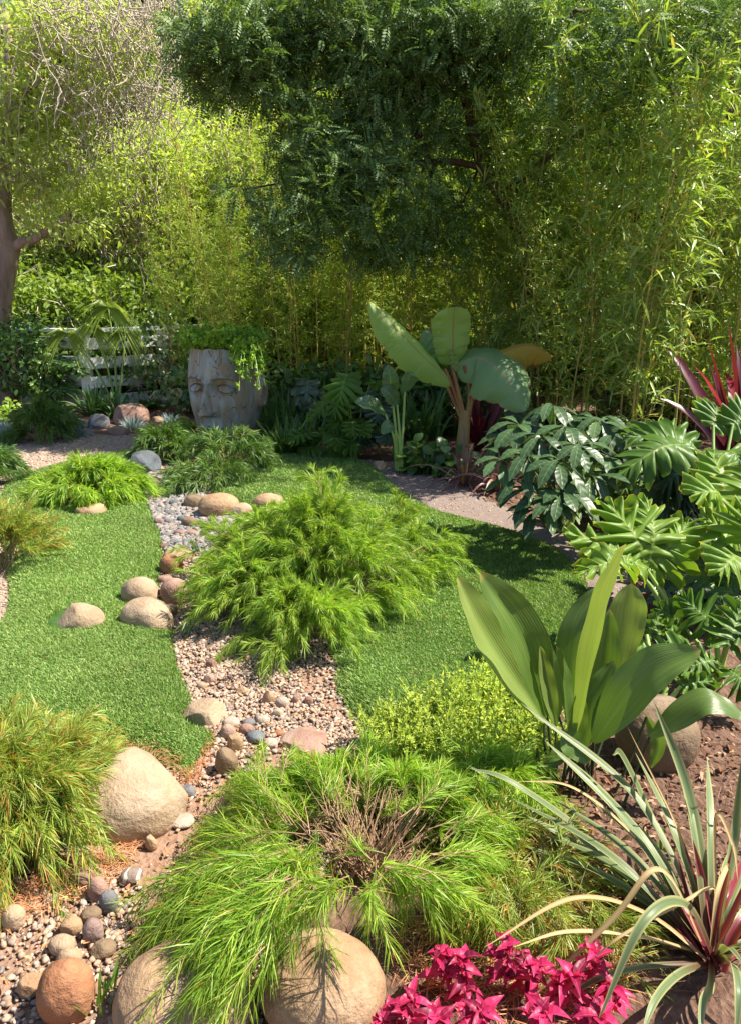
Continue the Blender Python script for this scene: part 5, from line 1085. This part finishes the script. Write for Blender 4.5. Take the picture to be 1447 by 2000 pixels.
def head():
    base=G(450,868); D=base[1]; e=empty('head_planter',base,'large weathered stone head planter with a calm face before the bamboo','planter',rz=R(-20)); e.scale=(.92,.92,1.0)
    H=1.04; nz,nphi=230,420
    zz=np.linspace(0,1,nz); ph=np.linspace(-PI,PI,nphi,endpoint=False)
    Z,Ph=np.meshgrid(zz*H,ph,indexing='ij')
    def prof(z,pts): return np.interp(z,[p[0] for p in pts],[p[1] for p in pts])
    def sm(z,pts):
        return sum(prof(np.clip(z+d,0,H),pts) for d in (-.05,-.025,0,.025,.05))/5
    Wd=sm(Z,[(0,.20),(.08,.25),(.2,.315),(.35,.37),(.5,.405),(.66,.42),(.85,.40),(.96,.375),(H,.36)])
    Df=sm(Z,[(0,.25),(.06,.31),(.2,.37),(.35,.395),(.5,.41),(.66,.415),(.75,.43),(.9,.42),(H,.38)])   # front depth
    Db=sm(Z,[(0,.22),(.15,.28),(.35,.38),(.6,.46),(.85,.46),(H,.42)])
    c,s=np.cos(Ph),np.sin(Ph)
    sg=lambda v,p: np.sign(v)*np.abs(v)**p
    X=Wd*sg(s,.86); Y=-np.where(c>0,Df,Db)*sg(c,.9)
    front=np.clip(c*1.6,0,1)
    g=lambda x0,z0,sx,sz: np.exp(-((X-x0)/sx)**2-((Z-z0)/sz)**2)
    AX=np.abs(X); ga=lambda x0,z0,sx,sz: np.exp(-((AX-x0)/sx)**2-((Z-z0)/sz)**2)
    d=np.zeros_like(X)
    # nose ridge
    t=np.clip((.74-Z)/(.74-.385),0,1); amp=(.03+.125*t**1.1)*(Z<.76)*np.where(Z<.385,np.exp(-((Z-.385)/.018)**2),1)*np.where(Z>.70,np.exp(-((Z-.70)/.05)**2),1)
    wd=.030+.030*t; d+=amp*np.exp(-(AX/wd)**2.4)
    d+=.055*ga(.058,.405,.030,.028); d-=.03*ga(.03,.378,.016,.010)
    # sockets, eyeballs, lids, brows
    d-=.062*ga(.175,.665,.105,.062); d-=.03*ga(.07,.665,.035,.05)
    ex=(AX-.19)/.088; ez=(Z-.645+.012*(AX-.19)/.088)/.042; r2=ex**2+ez**2
    d+=.046*np.sqrt(np.clip(1-r2,0,1)); rr=np.sqrt(r2)
    d+=.020*np.exp(-((rr-1.2)/.13)**2); d-=.018*np.exp(-((rr-1.0)/.07)**2)
    bz=.735+.035*np.sin(np.clip((AX-.03)/.3,0,1)*PI)-.03*(AX<.06); d+=.030*np.exp(-((Z-bz)/.022)**2)*np.clip((AX-.015)/.03,0,1)*np.clip((.33-AX)/.06,0,1)
    d-=.012*np.exp(-((Z-bz+.03)/.010)**2)*np.clip((AX-.04)/.03,0,1)*np.clip((.3-AX)/.06,0,1)
    # cheeks, mouth, chin
    d+=.028*ga(.20,.47,.10,.11); d-=.018*ga(.105,.33,.025,.07)
    d+=.030*g(0,.225,.17,.09)
    ul=.245+.010*np.cos(AX*55)*np.exp(-(AX/.05)**2)-.10*AX**1.6; d+=.034*np.exp(-((Z-ul)/.018)**2)*np.clip((.125-AX)/.04,0,1)
    d+=.040*np.exp(-((Z-.185-.25*AX**1.5)/.022)**2)*np.clip((.105-AX)/.04,0,1)
    d-=.032*np.exp(-((Z-.215)/.008)**2)*np.clip((.13-AX)/.02,0,1); d-=.02*ga(.125,.215,.014,.014)
    d-=.022*g(0,.145,.09,.018); d+=.045*g(0,.07,.10,.05); d-=.014*g(0,.31,.013,.04)
    Y=Y-d*front*np.where(d<0,1.35,1.3)
    # ears: raised ring at the sides
    for sx in (-1,1):
        ez_=(Z-.58)/.155; ey=(Y-.02)/.085; r=np.sqrt(ez_**2+ey**2); side=np.clip(sx*s*3-1.6,0,1)
        X+=sx*side*(.075*np.exp(-((r-.85)/.2)**2)+.03*np.exp(-(r/.35)**2)-.01*np.exp(-((r-.5)/.15)**2))
    jag=.005*np.sin(Ph*7)+.003*np.sin(Ph*17+1); Z=Z+jag*(Z/H)**8
    V=np.stack([X,Y,Z],-1)
    i=np.arange(nz-1)[:,None]; j=np.arange(nphi)[None]; a=i*nphi+j; b_=i*nphi+(j+1)%nphi
    m=MB(); m.add(V.reshape(-1,3),q=np.stack([a,b_,b_+nphi,a+nphi],-1).reshape(-1,4))
    # rim and inner wall down to the soil
    top=V[-1]; inn=top*np.array([.9,.9,1]); low=top*np.array([.86,.86,1])-np.array([0,0,.09])
    VV=np.concatenate([top,inn,low]); jj=np.arange(nphi); q=[]
    for k in range(2): q.append(np.stack([k*nphi+jj,k*nphi+(jj+1)%nphi,(k+1)*nphi+(jj+1)%nphi,(k+1)*nphi+jj],-1))
    m.add(VV,q=np.concatenate(q))
    m.build('head',M['head'],e)
    m=MB(); cc=low.mean(0)[None]; VV=np.concatenate([low+[0,0,.012],cc+[0,0,.03]]); m.add(VV,t=np.stack([jj,(jj+1)%nphi,np.full(nphi,nphi)],-1)); m.build('planter_soil',M['soil'],e)
    # trailing plant
    rg=np.random.default_rng(13); c0=np.array([base[0],base[1],H-.05]); pe=empty('trailing_plant',c0,'bright green bushy plant spilling over the crown and brow of the head planter','plant')
    m=MB(); b=MB(); n=150
    a=rg.uniform(0,2*PI,n); r=.34*rg.uniform(0,1,n)**.5
    S0=c0+np.stack([np.cos(a)*r,np.sin(a)*r,np.zeros(n)],1); Dn=np.stack([np.cos(a)*r*1.6,np.sin(a)*r*1.6,np.ones(n)],1)
    A=arc(S0,Dn,rg.uniform(.16,.44,n),np.full(n,.35),7)
    # trailing stems hanging on the right front
    k=46; ax_=rg.uniform(455,512,k); S1=np.array([P(x,rg.uniform(668,690),D-.36) for x in ax_]); Dd=np.c_[rg.uniform(-.15,.5,k),rg.uniform(-.75,-.35,k),rg.uniform(0,.5,k)]
    LL=rg.uniform(.15,.62,k)*np.interp(ax_,[455,480,512],[.45,1,1.1]); B=arc(S1,Dd,LL*.8,np.full(k,1.15),7)
    for AA in (A,B):
        nn=len(AA); tubes(b,AA,np.full((nn,7),.004),4)
        q=60; s=rg.uniform(.1,1,(nn,q)); x=s*5.999; i0=x.astype(int); f=(x-i0)[...,None]; ar=np.arange(nn)[:,None]
        s=np.round(s*6)/6*.97+.01; x=s*5.999; i0=x.astype(int); f=(x-i0)[...,None]; off=np.random.default_rng(5).normal(0,.02,(nn,8,3))[np.arange(nn)[:,None],np.clip((s*6.99).astype(int),0,7)]; Pn=AA[ar,i0]*(1-f)+AA[ar,i0+1]*f+off; D_=rdir(rg,nn*q).reshape(nn,q,3)+[0,-.2,.3]
        inst(m,OVATE,Pn.reshape(-1,3),D_.reshape(-1,3),rdir(rg,nn*q),.040*rg.uniform(.6,1.2,nn*q),.011)
    m.build('foliage',M['trail'],pe,org=tuple(c0)); b.build('stems',M['stem'],pe,org=tuple(c0))
head()

# ------------------------------------------------------------------ white rail fence
def fence():
    A=G(178,800); A2=np.array([A[0],A[1],0.]); B=A2+np.array([1.75,1.5,0]); C=A2+np.array([-4.2,1.2,0])
    n=NT('white_paint'); co=n.coord('Object'); nz=n.noise(14,n.mapping(co,(1,1,4)),5,.6); c=n.ramp(nz,[(.3,(.62,.65,.62)),(.6,(.86,.88,.86))]); M['white']=n.end(n.pbr(c,.5,.4,n.bump(nz,.2,.004)))
    e=empty('rail_fence',A2,'white painted board fence with wide rails behind the leafy shrubs','fence'); o=tuple(A2)
    def box(p,q,w,h,up=0.0):
        p=np.asarray(p,float);q=np.asarray(q,float); d=nrm(q-p); s=np.array([-d[1],d[0],0.]); s=nrm(s) if np.linalg.norm(s)>.01 else np.array([1.,0,0]); u=nrm(np.cross(d,s))
        V=[];bv=.006
        for P0,k in ((p,0),(p+d*bv,1),(q-d*bv,1),(q,0)):
            for (a,b_) in ((-1,-1),(1,-1),(1,1),(-1,1)): V.append(P0+s*a*(w/2-(0 if k else bv))+u*b_*(h/2-(0 if k else bv)))
        Q=[(0,3,2,1),(12,13,14,15)]
        for k in range(3):
            for j in range(4): Q.append((k*4+j,k*4+(j+1)%4,(k+1)*4+(j+1)%4,(k+1)*4+j))
        return np.array(V),Q
    def run(P0,P1,np_,skip=0):
        d=nrm(P1-P0); L=np.linalg.norm(P1-P0)
        for i in range(skip,np_+1):
            p=P0+d*L*i/np_; m=MB(); V,Q=box(p+[0,0,-.1],p+[0,0,1.05],.13,.13); m.add(V,q=Q); ob=m.build('post',M['white'],e,smooth=False,org=o)
        s=np.array([-d[1],d[0],0.])
        for z in (.12,.38,.64,.90):
            m=MB(); off=-s*.09; V,Q=box(P0+off*1.0+[0,0,z],P1+off*1.0+[0,0,z],.035,.15); m.add(V,q=Q); m.build('rail',M['white'],e,smooth=False,org=o)
        m=MB(); V,Q=box(P0+d*-.07+[0,0,1.073],P1+d*.07+[0,0,1.073],.2,.045); m.add(V,q=Q); m.build('top_rail',M['white'],e,smooth=False,org=o)
    run(A2,B,2); run(A2+nrm(C-A2)*.14,C,2,1)
fence()

# ------------------------------------------------------------------ garden things far left behind the fence
def far_bits():
    p=P(45,628,13.5); m=MB(); V,T=ICO[0]; m.add(V*[.24,.2,.24],t=T); o=m.build('round_lantern',M['s_white'],loc=p)
    setp(o,'pale round ornament beyond the hedge at the far left','ornament')
    m=MB(); stalk(m,[(p[0],p[1]+.02,0),(p[0],p[1]+.02,p[2]-.15)],.04,.04,8); ob=m.build('stand',M['bark_d'],o,org=tuple(p))
    b=P(105,635,13.2); e=empty('garden_chair',(b[0],b[1],0),'orange red garden chair half hidden beyond the hedge at the far left','chair')
    n=NT('red_paint'); M['redp']=n.end(n.pbr((.6,.12,.05),.5,.4))
    for (nm,c,s) in (('seat',(0,0,.75),(.5,.45,.04)),('backrest',(0,.22,1.05),(.5,.04,.5)),('leg',(-.22,-.2,.37),(.05,.05,.72)),('leg',(.22,-.2,.37),(.05,.05,.72)),('leg',(-.22,.2,.37),(.05,.05,.72)),('leg',(.22,.2,.37),(.05,.05,.72))):
        m=MB(); V=np.array([(x,y,z) for x in(-.5,.5) for y in(-.5,.5) for z in(-.5,.5)])*s+c
        m.add(V,q=[(0,1,3,2),(4,6,7,5),(0,4,5,1),(2,3,7,6),(0,2,6,4),(1,5,7,3)]); m.build(nm,M['redp'],e,smooth=False)
far_bits()

# small fan palm
def palm():
    D=10.3; c=P(212,612,D); base=np.array([c[0],D,0]); e=empty('fan_palm',base,'small fan palm with drooping yellow green leaf above the fence corner','palm'); o=tuple(base); rg=np.random.default_rng(14)
    s=MB(); m=MB()
    for (x,y,r) in ((212,600,.5),(180,640,.35),(245,650,.35),(130,650,.4)):
        c=P(x,y,D); stalk(s,[base,(base+c)/2+[.03,0,.1],c],.018,.009)
        k=38; a=np.linspace(-2.6,2.6,k)+PI/2; Dn=np.stack([np.cos(a)*1.0,-.45+.1*np.sin(a),np.sin(a)*.55],1)
        inst(m,LANCE2,np.tile(c,(k,1)),Dn,np.tile([0,-.6,.8],(k,1)),r*rg.uniform(.85,1.1,k),.013,droop=.75)
    m.build('foliage',M['palm'],e,org=o); s.build('stems',M['stem'],e,org=o)
palm()

# ------------------------------------------------------------------ bamboo
def bamboo_proto(name,seed,H,lean,start,label,group,mat,culm,Lf=.14,Wf=.0105,nodes=20,per=4,lv=9):
    rg=np.random.default_rng(seed); e=empty(name,(0,0,-20),label,'bamboo',group)
    a=rg.uniform(0,6.28); t=np.linspace(0,1,26); path=np.stack([np.cos(a)*lean*t**2.2,np.sin(a)*lean*t**2.2,H*t*(1-.08*lean*t)],1)
    m=MB(); rad=.0145*(1-.75*t); tubes(m,path,rad*(H/4.5),7)
    for i in range(2,25,1):
        p=path[i]; tubes(m,np.array([p-[0,0,.008],p,p+[0,0,.008]]),np.array([rad[i]*.9,rad[i]*1.28,rad[i]*.9])*(H/4.5),7)
    m.build('culm',M[culm],e)
    zs=np.linspace(start,1,nodes); P0=np.stack([np.interp(zs,t,path[:,k]) for k in range(3)],1); n=nodes*per
    P0=np.repeat(P0,per,0); ang=rg.uniform(0,6.28,n); up=rg.uniform(.3,1.2,n); D=np.stack([np.cos(ang),np.sin(ang),up],1)
    LL=rg.uniform(.25,.62,n)*np.interp(np.repeat(zs,per),[start,.5,1],[.8,1.1,.6]); A=arc(P0,D,LL,rg.uniform(.0,.55,n),6)
    b=MB(); tubes(b,A,np.linspace(.0028,.0011,6)[None]*np.ones((n,1)),3); b.build('branches',M[culm],e)
    s=rg.uniform(.25,1,(n,lv)); x=s*4.999; i0=x.astype(int); f=(x-i0)[...,None]; ar=np.arange(n)[:,None]
    Pn=A[ar,i0]*(1-f)+A[ar,i0+1]*f; Tn=nrm(A[ar,i0+1]-A[ar,i0]); Dn=Tn*.6+rg.normal(0,.6,(n,lv,3))+np.array([0,0,-.05])
    m=MB(); inst(m,LANCE,Pn.reshape(-1,3),Dn.reshape(-1,3),rg.normal(0,.5,(n*lv,3))+[0,0,1],Lf*rg.uniform(.6,1.2,n*lv),Wf*rg.uniform(.75,1.15,n*lv),droop=.15)
    m.build('foliage',M[mat],e); return e
GL='golden bamboo in the grove behind the head planter'; GR='green bamboo along the right side behind the beds'
GB='tall bamboo at the back of the garden'
LL_='slender golden bamboo stem in the thick grove behind the head planter and banana'
LR_='leafy green bamboo stem in the dense stand filling the right side'
LBk='tall yellow green bamboo stem in the rear row against the hillside'
protoL=[bamboo_proto('bamboo',500+i,[3.6,4.2,4.8][i],[.4,.7,.3][i],[.18,.24,.12][i],LL_,GL,'bam_far','culm',Lf=.11,Wf=.008,nodes=26,lv=10) for i in range(3)]
protoR=[bamboo_proto('bamboo',520+i,[3.6,4.3,5.0,4.6][i],[.7,.9,.5,1.1][i],[.14,.2,.1,.25][i],LR_,GR,'bam',['culm','culm_g','culm','culm_g'][i],Lf=.165,Wf=.0125,nodes=24,lv=7) for i in range(4)]
rg=np.random.default_rng(530); used=set()
def place(protos,x,y,s,label,group,k=None):
    k=int(rg.integers(0,len(protos))) if k is None else k; p=protos[k]; rz=rg.uniform(0,6.28)
    if id(p) not in used:
        used.add(id(p)); p.location=(x,y,float(ground_z(x,y))-.03); p.rotation_euler=(0,0,rz); p.scale=(s,)*3; p['label']=label; p['group']=group; return p
    return dup(p,(x,y,float(ground_z(x,y))-.03),rz,s,label,group,tilt=(rg.normal(0,.03),rg.normal(0,.03)))
def wx(px,D): return P(px,800,D)[0]
for i in range(52):
    D=rg.uniform(9.6,11.8); px=rg.uniform(345,960); s=rg.uniform(.75,1.05)
    if px<470: s*=.8
    place(protoL,wx(px,D),D,s,LL_,GL)
for x_,d_,s_ in ((1015,8.5,.62),(1050,8.4,.8),(1085,8.2,.7),(1035,8.7,.9),(985,8.9,.6)): place(protoR,wx(x_,d_),d_,s_,LR_,GR)
for i in range(52):
    D=rg.uniform(6.6,9.8); px=rg.uniform(1000,1500)
    if px<1090: D=max(D,9.3)
    place(protoR,wx(px,D),D,rg.uniform(.75,1.05),LR_,GR)
for i in range(12):
    D=rg.uniform(8.7,9.9); px=rg.uniform(880,1110); place(protoR,wx(px,D),D,rg.uniform(.7,1.0),LR_,GR)
for i in range(26):
    D=rg.uniform(11.5,13.5); px=rg.uniform(300,1500); place(protoL if px<900 else protoR,wx(px,D),D,rg.uniform(1.05,1.35),LBk,GB)

for i,(x,y,n_,L_,lb) in enumerate([(560,855,60,.7,'tall dark strappy clump behind the head planter'),(620,848,60,.75,'dark strappy clump between head planter and light lobed plant'),(820,860,60,.7,'dark strappy clump between the spoon leaved plant and the banana'),(880,850,60,.8,'dark strappy clump behind the banana stalk'),(760,850,60,.75,'dark strappy clump behind the spoon leaved plant')]):
    strappy(x,y,n_,L_,.02,'aga',lb,900+i,SG,g=.45,spread=.22)
for i,(x,D_,lb) in enumerate([(570,9.3,'leafy understorey shrub behind the head planter'),(660,9.4,'leafy understorey shrub among the golden bamboo stems'),(760,9.2,'leafy understorey shrub behind the spoon leaved plant'),(850,9.0,'leafy understorey shrub left of the banana crown'),(950,8.8,'leafy understorey shrub right of the banana stalk'),(420,10.2,'leafy understorey shrub behind the left side of the head planter')]):
    p_=P(x,800,D_); bush('leafy_shrub',lb,'shrub',(p_[0],D_,0),[((p_[0],D_,.38),(.55,.35,.34),1)],620,OVATE,.12,.034,'bush',910+i,group='leafy understorey shrubs behind the beds',clr=.1,cl=8)

# ------------------------------------------------------------------ trees
# left tree with pale bark
def left_tree():
    D=10.8; base=G(2,795); base=np.array([P(2,700,D)[0],D,0.]); e=empty('shade_tree',base,'grey barked tree with forking trunk at the left edge','tree'); o=tuple(base); rg=np.random.default_rng(61)
    t=MB()
    stalk(t,[base+[0,0,-.1],P(2,640,D),P(8,560,D),P(18,505,D),P(24,470,D)],.145,.12,12,20)
    stalk(t,[P(22,480,D),P(8,430,D),P(10,330,D+.1),P(24,230,D+.2),P(20,120,D+.3),P(5,20,D+.4)],.125,.06,10,24)
    stalk(t,[P(22,485,D),P(48,472,D-.1),P(70,466,D-.2),P(95,450,D-.3),P(140,420,D-.4)],.075,.035,9,16)
    stalk(t,[P(20,260,D+.2),P(50,190,D),P(70,110,D-.1),P(75,30,D-.2)],.06,.03,8,14)
    stalk(t,[P(26,230,D+.2),P(80,150,D),P(130,110,D-.2),P(180,90,D-.4)],.05,.018,8,14)
    stalk(t,[P(10,330,D+.1),P(50,340,D-.1),P(100,360,D-.3)],.035,.012,7,10)
    t.build('trunk',M['bark'],e,org=o)
    bl=[]
    for (x,y,d,rx,rz,sh) in ((110,70,D,.75,.45,.2),(30,200,D-.2,.7,.5,.16),(130,170,D-.3,.8,.45,.14),(60,330,D-.3,.6,.5,.16),(150,300,D-.4,.6,.45,.1),(200,80,D-.3,.8,.4,.14),(-60,250,D,.8,1.0,.14),(130,430,D-.4,.45,.25,.06)):
        bl.append((P(x,y,d),(rx,.7,rz),sh))
    bush('shade_tree',None,None,base,bl,5600,LANCE,.11,.019,'hill',62,'twig',cl=8,clr=.13,e=e,nbr=.5,near=True)
    # curly bare twigs
    b=MB(); n=900; c=np.array([P(60+300*rg.uniform()**.8,rg.uniform(-10,330)*(.4+.6*rg.uniform()),D+rg.uniform(-1.2,.8)) for _ in range(n)])
    A=arc(c,rdir(rg,n)+[0,0,.1],rg.uniform(.2,.6,n),rg.normal(0,.7,n),7)+np.cumsum(rg.normal(0,.018,(n,7,3)),1); tubes(b,A,np.linspace(.009,.004,7)[None]*np.ones((n,1)),3); b.build('bare_twigs',M['twig'],e,org=o)
left_tree()
# overhanging tree with feathery leaves
def feather_tree():
    D=8.9; base=np.array([P(1045,800,D)[0],D,0.]); e=empty('feathery_tree',base,'dark feathery leaved tree with curved limbs arching over the middle of the garden','tree'); o=tuple(base); rg=np.random.default_rng(63)
    t=MB()
    stalk(t,[base+[0,0,-.1],P(1040,640,D),P(1030,530,D),P(1005,430,D),P(968,370,D),P(938,320,D),P(920,240,D-.05),P(905,180,D-.1),P(885,60,D-.2),P(885,-60,D-.3)],.085,.04,10,40)
    stalk(t,[P(945,330,D),P(900,318,D-.1),P(850,315,D-.2),P(790,325,D-.3),P(745,360,D-.3),P(722,405,D-.3),P(705,445,D-.3)],.04,.015,8,24)
    stalk(t,[P(838,318,D-.2),P(820,275,D-.2),P(790,235,D-.1),P(755,195,D),P(720,150,D),P(690,110,D),P(640,60,D)],.036,.015,8,20)
    stalk(t,[P(910,190,D-.1),P(980,120,D-.3),P(1060,60,D-.6),P(1150,20,D-.9)],.032,.015,8,14)
    stalk(t,[P(975,380,D),P(1080,300,D-.4),P(1180,220,D-.8),P(1300,120,D-1.2)],.032,.015,8,14)
    TR=[np.array(P(a,b_,c)) for (a,b_,c) in [(938,320,D),(905,180,D-.1),(885,60,D-.2),(850,315,D-.2),(745,360,D-.3),(720,400,D-.3),(790,235,D-.1),(720,150,D),(640,60,D),(980,120,D-.3),(1060,60,D-.6),(1150,20,D-.9),(1080,300,D-.4),(1180,220,D-.8),(1300,120,D-1.2),(1005,430,D)]]
    cl=[(420,140,.36,.22,.05),(390,95,.3,.22,.035),(500,110,.4,.3,.06),(590,70,.5,.4,.08),(470,50,.5,.3,.05),(560,215,.22,.2,.03),(605,270,.3,.22,.05),(655,335,.36,.26,.07),(610,385,.28,.2,.045),(560,330,.14,.12,.012),(700,60,.5,.45,.08),(725,175,.4,.3,.06),(790,60,.5,.4,.08),(860,30,.4,.35,.06),(700,260,.3,.24,.045),
        (575,480,.24,.18,.03),(545,435,.15,.13,.014),(745,480,.42,.17,.05),(690,440,.2,.15,.02),(810,400,.3,.22,.03),(475,370,.13,.1,.007),(505,160,.2,.16,.02),(900,90,.4,.4,.06),(975,50,.5,.35,.07),(1060,110,.45,.35,.06),(1000,200,.35,.25,.04),(1120,40,.6,.3,.07),(1180,130,.45,.3,.06),(1250,50,.6,.35,.08),(1150,230,.3,.22,.03),(1330,60,.6,.3,.07),(1420,50,.5,.35,.06),(1250,200,.3,.22,.03),(785,150,.35,.3,.05),(855,470,.35,.22,.03),(640,15,.6,.35,.08),(1090,260,.3,.25,.03),(815,270,.34,.26,.05),(750,330,.25,.24,.03),(880,230,.3,.3,.04),(960,290,.3,.25,.03),(850,130,.3,.25,.04),(940,170,.3,.25,.03),(1040,330,.25,.2,.02),(900,400,.25,.2,.02)]
    bl=[]
    for (x,y,rx,rz,sh) in cl:
        d=D+(.25 if (830<x<1060 and 130<y<520) else -.5)+rg.uniform(-.3,.3)-(1.3 if x>1040 else 0)*min(1,(x-1040)/250 if x>1040 else 0); bl.append((P(x,y,d),(rx,.5,rz),sh*(.5 if x>1040 else 1)))
        q_=bl[-1][0]; j_=min(TR,key=lambda v:np.linalg.norm(v-q_)); stalk(t,[j_,(j_+q_)/2+np.array([rg.normal(0,.06),0,rg.uniform(.02,.14)]),q_],.018,.008,6,10)
    t.build('trunk',M['bark_d'],e,org=o)
    bush('feathery_tree',None,None,base,bl,7800,PINN,.18,.18,'pinn',64,'bark_d',cl=8,clr=.10,e=e,nbr=.3,droop=.12,near=True,dirz=.15)
feather_tree()
# thick trunk at right behind bamboo
def right_tree():
    D=9.3; base=np.array([P(1350,800,D)[0],D,0.]); e=empty('thick_trunk_tree',base,'thick brown trunk leaning behind the bamboo at the right','tree'); o=tuple(base); t=MB()
    stalk(t,[base+[0,0,-.1],P(1365,600,D),P(1378,480,D),P(1370,330,D),P(1400,200,D),P(1440,60,D)],.27,.16,12,24)
    stalk(t,[P(1372,400,D),P(1330,250,D-.1),P(1290,120,D-.2)],.1,.05,9,14); t.build('trunk',M['bark_d'],e,org=o)
    bl=[(P(x,y,D+d),(rx,.8,rz),s) for (x,y,d,rx,rz,s) in ((1380,40,.3,1.0,.6,.3),(1250,20,.5,1.0,.6,.3),(1480,150,.3,.9,.8,.25),(1150,0,.6,.9,.5,.2))]
    bush('thick_trunk_tree',None,None,base,bl,1500,PINN,.2,.2,'pinn',65,'bark_d',cl=8,clr=.13,e=e,nbr=.3,droop=.3)
right_tree()
# trees and brush on the slope behind
def slope_proto(name,seed,mat,twm,H,Rx,nl,label,cat,group,L=.13,W=.026,nbr=.8,bare=0,tm=LANCE):
    rg=np.random.default_rng(seed); e=empty(name,(0,0,-30),label,cat,group)
    bl=[((0,0,H*.62),(Rx,Rx*.8,H*.36),.5)]
    for i in range(6):
        a=rg.uniform(0,6.28); bl.append(((math.cos(a)*Rx*.6,math.sin(a)*Rx*.5,H*rg.uniform(.25,.85)),(Rx*.5,Rx*.45,H*.2),.1))
    bush(name,None,None,(0,0,0),bl,nl,tm,L,W,mat,seed+1,twm,cl=16,clr=.17,e=e,trunk=[([(0,0,-.3),(.1,0,H*.3),(-.1,.1,H*.7)],.09*H/4,.04)],nbr=nbr)
    if bare:
        b=MB(); n=bare; c=rdir(rg,n)*[Rx,Rx*.8,H*.42]*rg.uniform(.75,1.08,(n,1))+[0,0,H*.58]
        A=arc(c,rdir(rg,n)+[0,0,.1],rg.uniform(.25,.8,n),rg.normal(0,.6,n),7)+np.cumsum(rg.normal(0,.03,(n,7,3)),1); tubes(b,A,np.linspace(.010,.004,7)[None]*np.ones((n,1)),3); b.build('bare_twigs',M['twig'],e)
    return e
GS='trees and tall brush on the slope behind the garden'
def slope_row(protos,rows,label,seed,group=GS):
    rg2=np.random.default_rng(seed); first=set()
    for (px,D,s) in rows:
        p=protos[int(rg2.integers(0,len(protos)))]; x=wx(px,D); z=float(ground_z(x,D)); rz=rg2.uniform(0,6.28)
        if id(p) not in used: used.add(id(p)); p.location=(x,D,z); p.rotation_euler=(0,0,rz); p.scale=(s,)*3; p['label']=label
        else: dup(p,(x,D,z),rz,s,label,group)
LT='yellow green sunlit brushy tree with pale bare twigs on the slope behind the left half'
LD='darker green tree on the slope behind the bamboo on the right'
LU='low green brush at the foot of the slope behind the fence'
pA=[slope_proto('brushy_tree',700+i,'hill','twig',[4.6,5.2][i],1.8,15000,LT,'tree',GS,bare=420) for i in range(2)]
pB=[slope_proto('dense_tree',720+i,'hill_d','bark_d',[5.0,5.6][i],2.0,15000,LD,'tree',GS,L=.14,W=.03) for i in range(2)]
pC=[slope_proto('low_brush',740+i,'hill_d','twig',1.8,1.2,5000,LU,'bush',GS,bare=60) for i in range(2)]
slope_row(pA,[(-150,14.5,.72),(110,14,.72),(340,14.3,.85),(560,14,.85),(800,14.8,.8),(230,17.5,1.1),(450,17.5,1.1),(690,17.5,1.15),(930,18,1.2),(330,21,1.4),(600,21,1.4),(850,22,1.4)],LT,1)
slope_row(pB,[(980,14.2,1.0),(1180,14,1.05),(1380,14.2,1.1),(1120,17.5,1.3),(1340,17.5,1.35),(1560,17.5,1.3),(1100,21.5,1.5),(1420,21.5,1.6)],LD,2)
slope_row(pC,[(-100,12.6,1.0),(30,12.9,1.05),(150,12.5,.95),(270,12.8,1.1),(390,12.6,1.0),(520,13,1.1),(660,12.8,1),(900,12.9,1.1),(1050,12.8,1.1),(1200,12.8,1.2),(1350,12.9,1.2),(1500,12.8,1.2),(90,13.6,1.2),(-10,13.4,1.3)],LU,3)
slope_row(pC,[(960,9.9,.55),(1080,10.0,.6),(1180,9.7,.6),(1290,9.8,.65),(1400,9.6,.6),(1480,9.2,.6),(1230,8.8,.5),(1340,8.7,.5)],'low dark undergrowth between the bamboo stems at the right',4,'undergrowth between the bamboo stems')
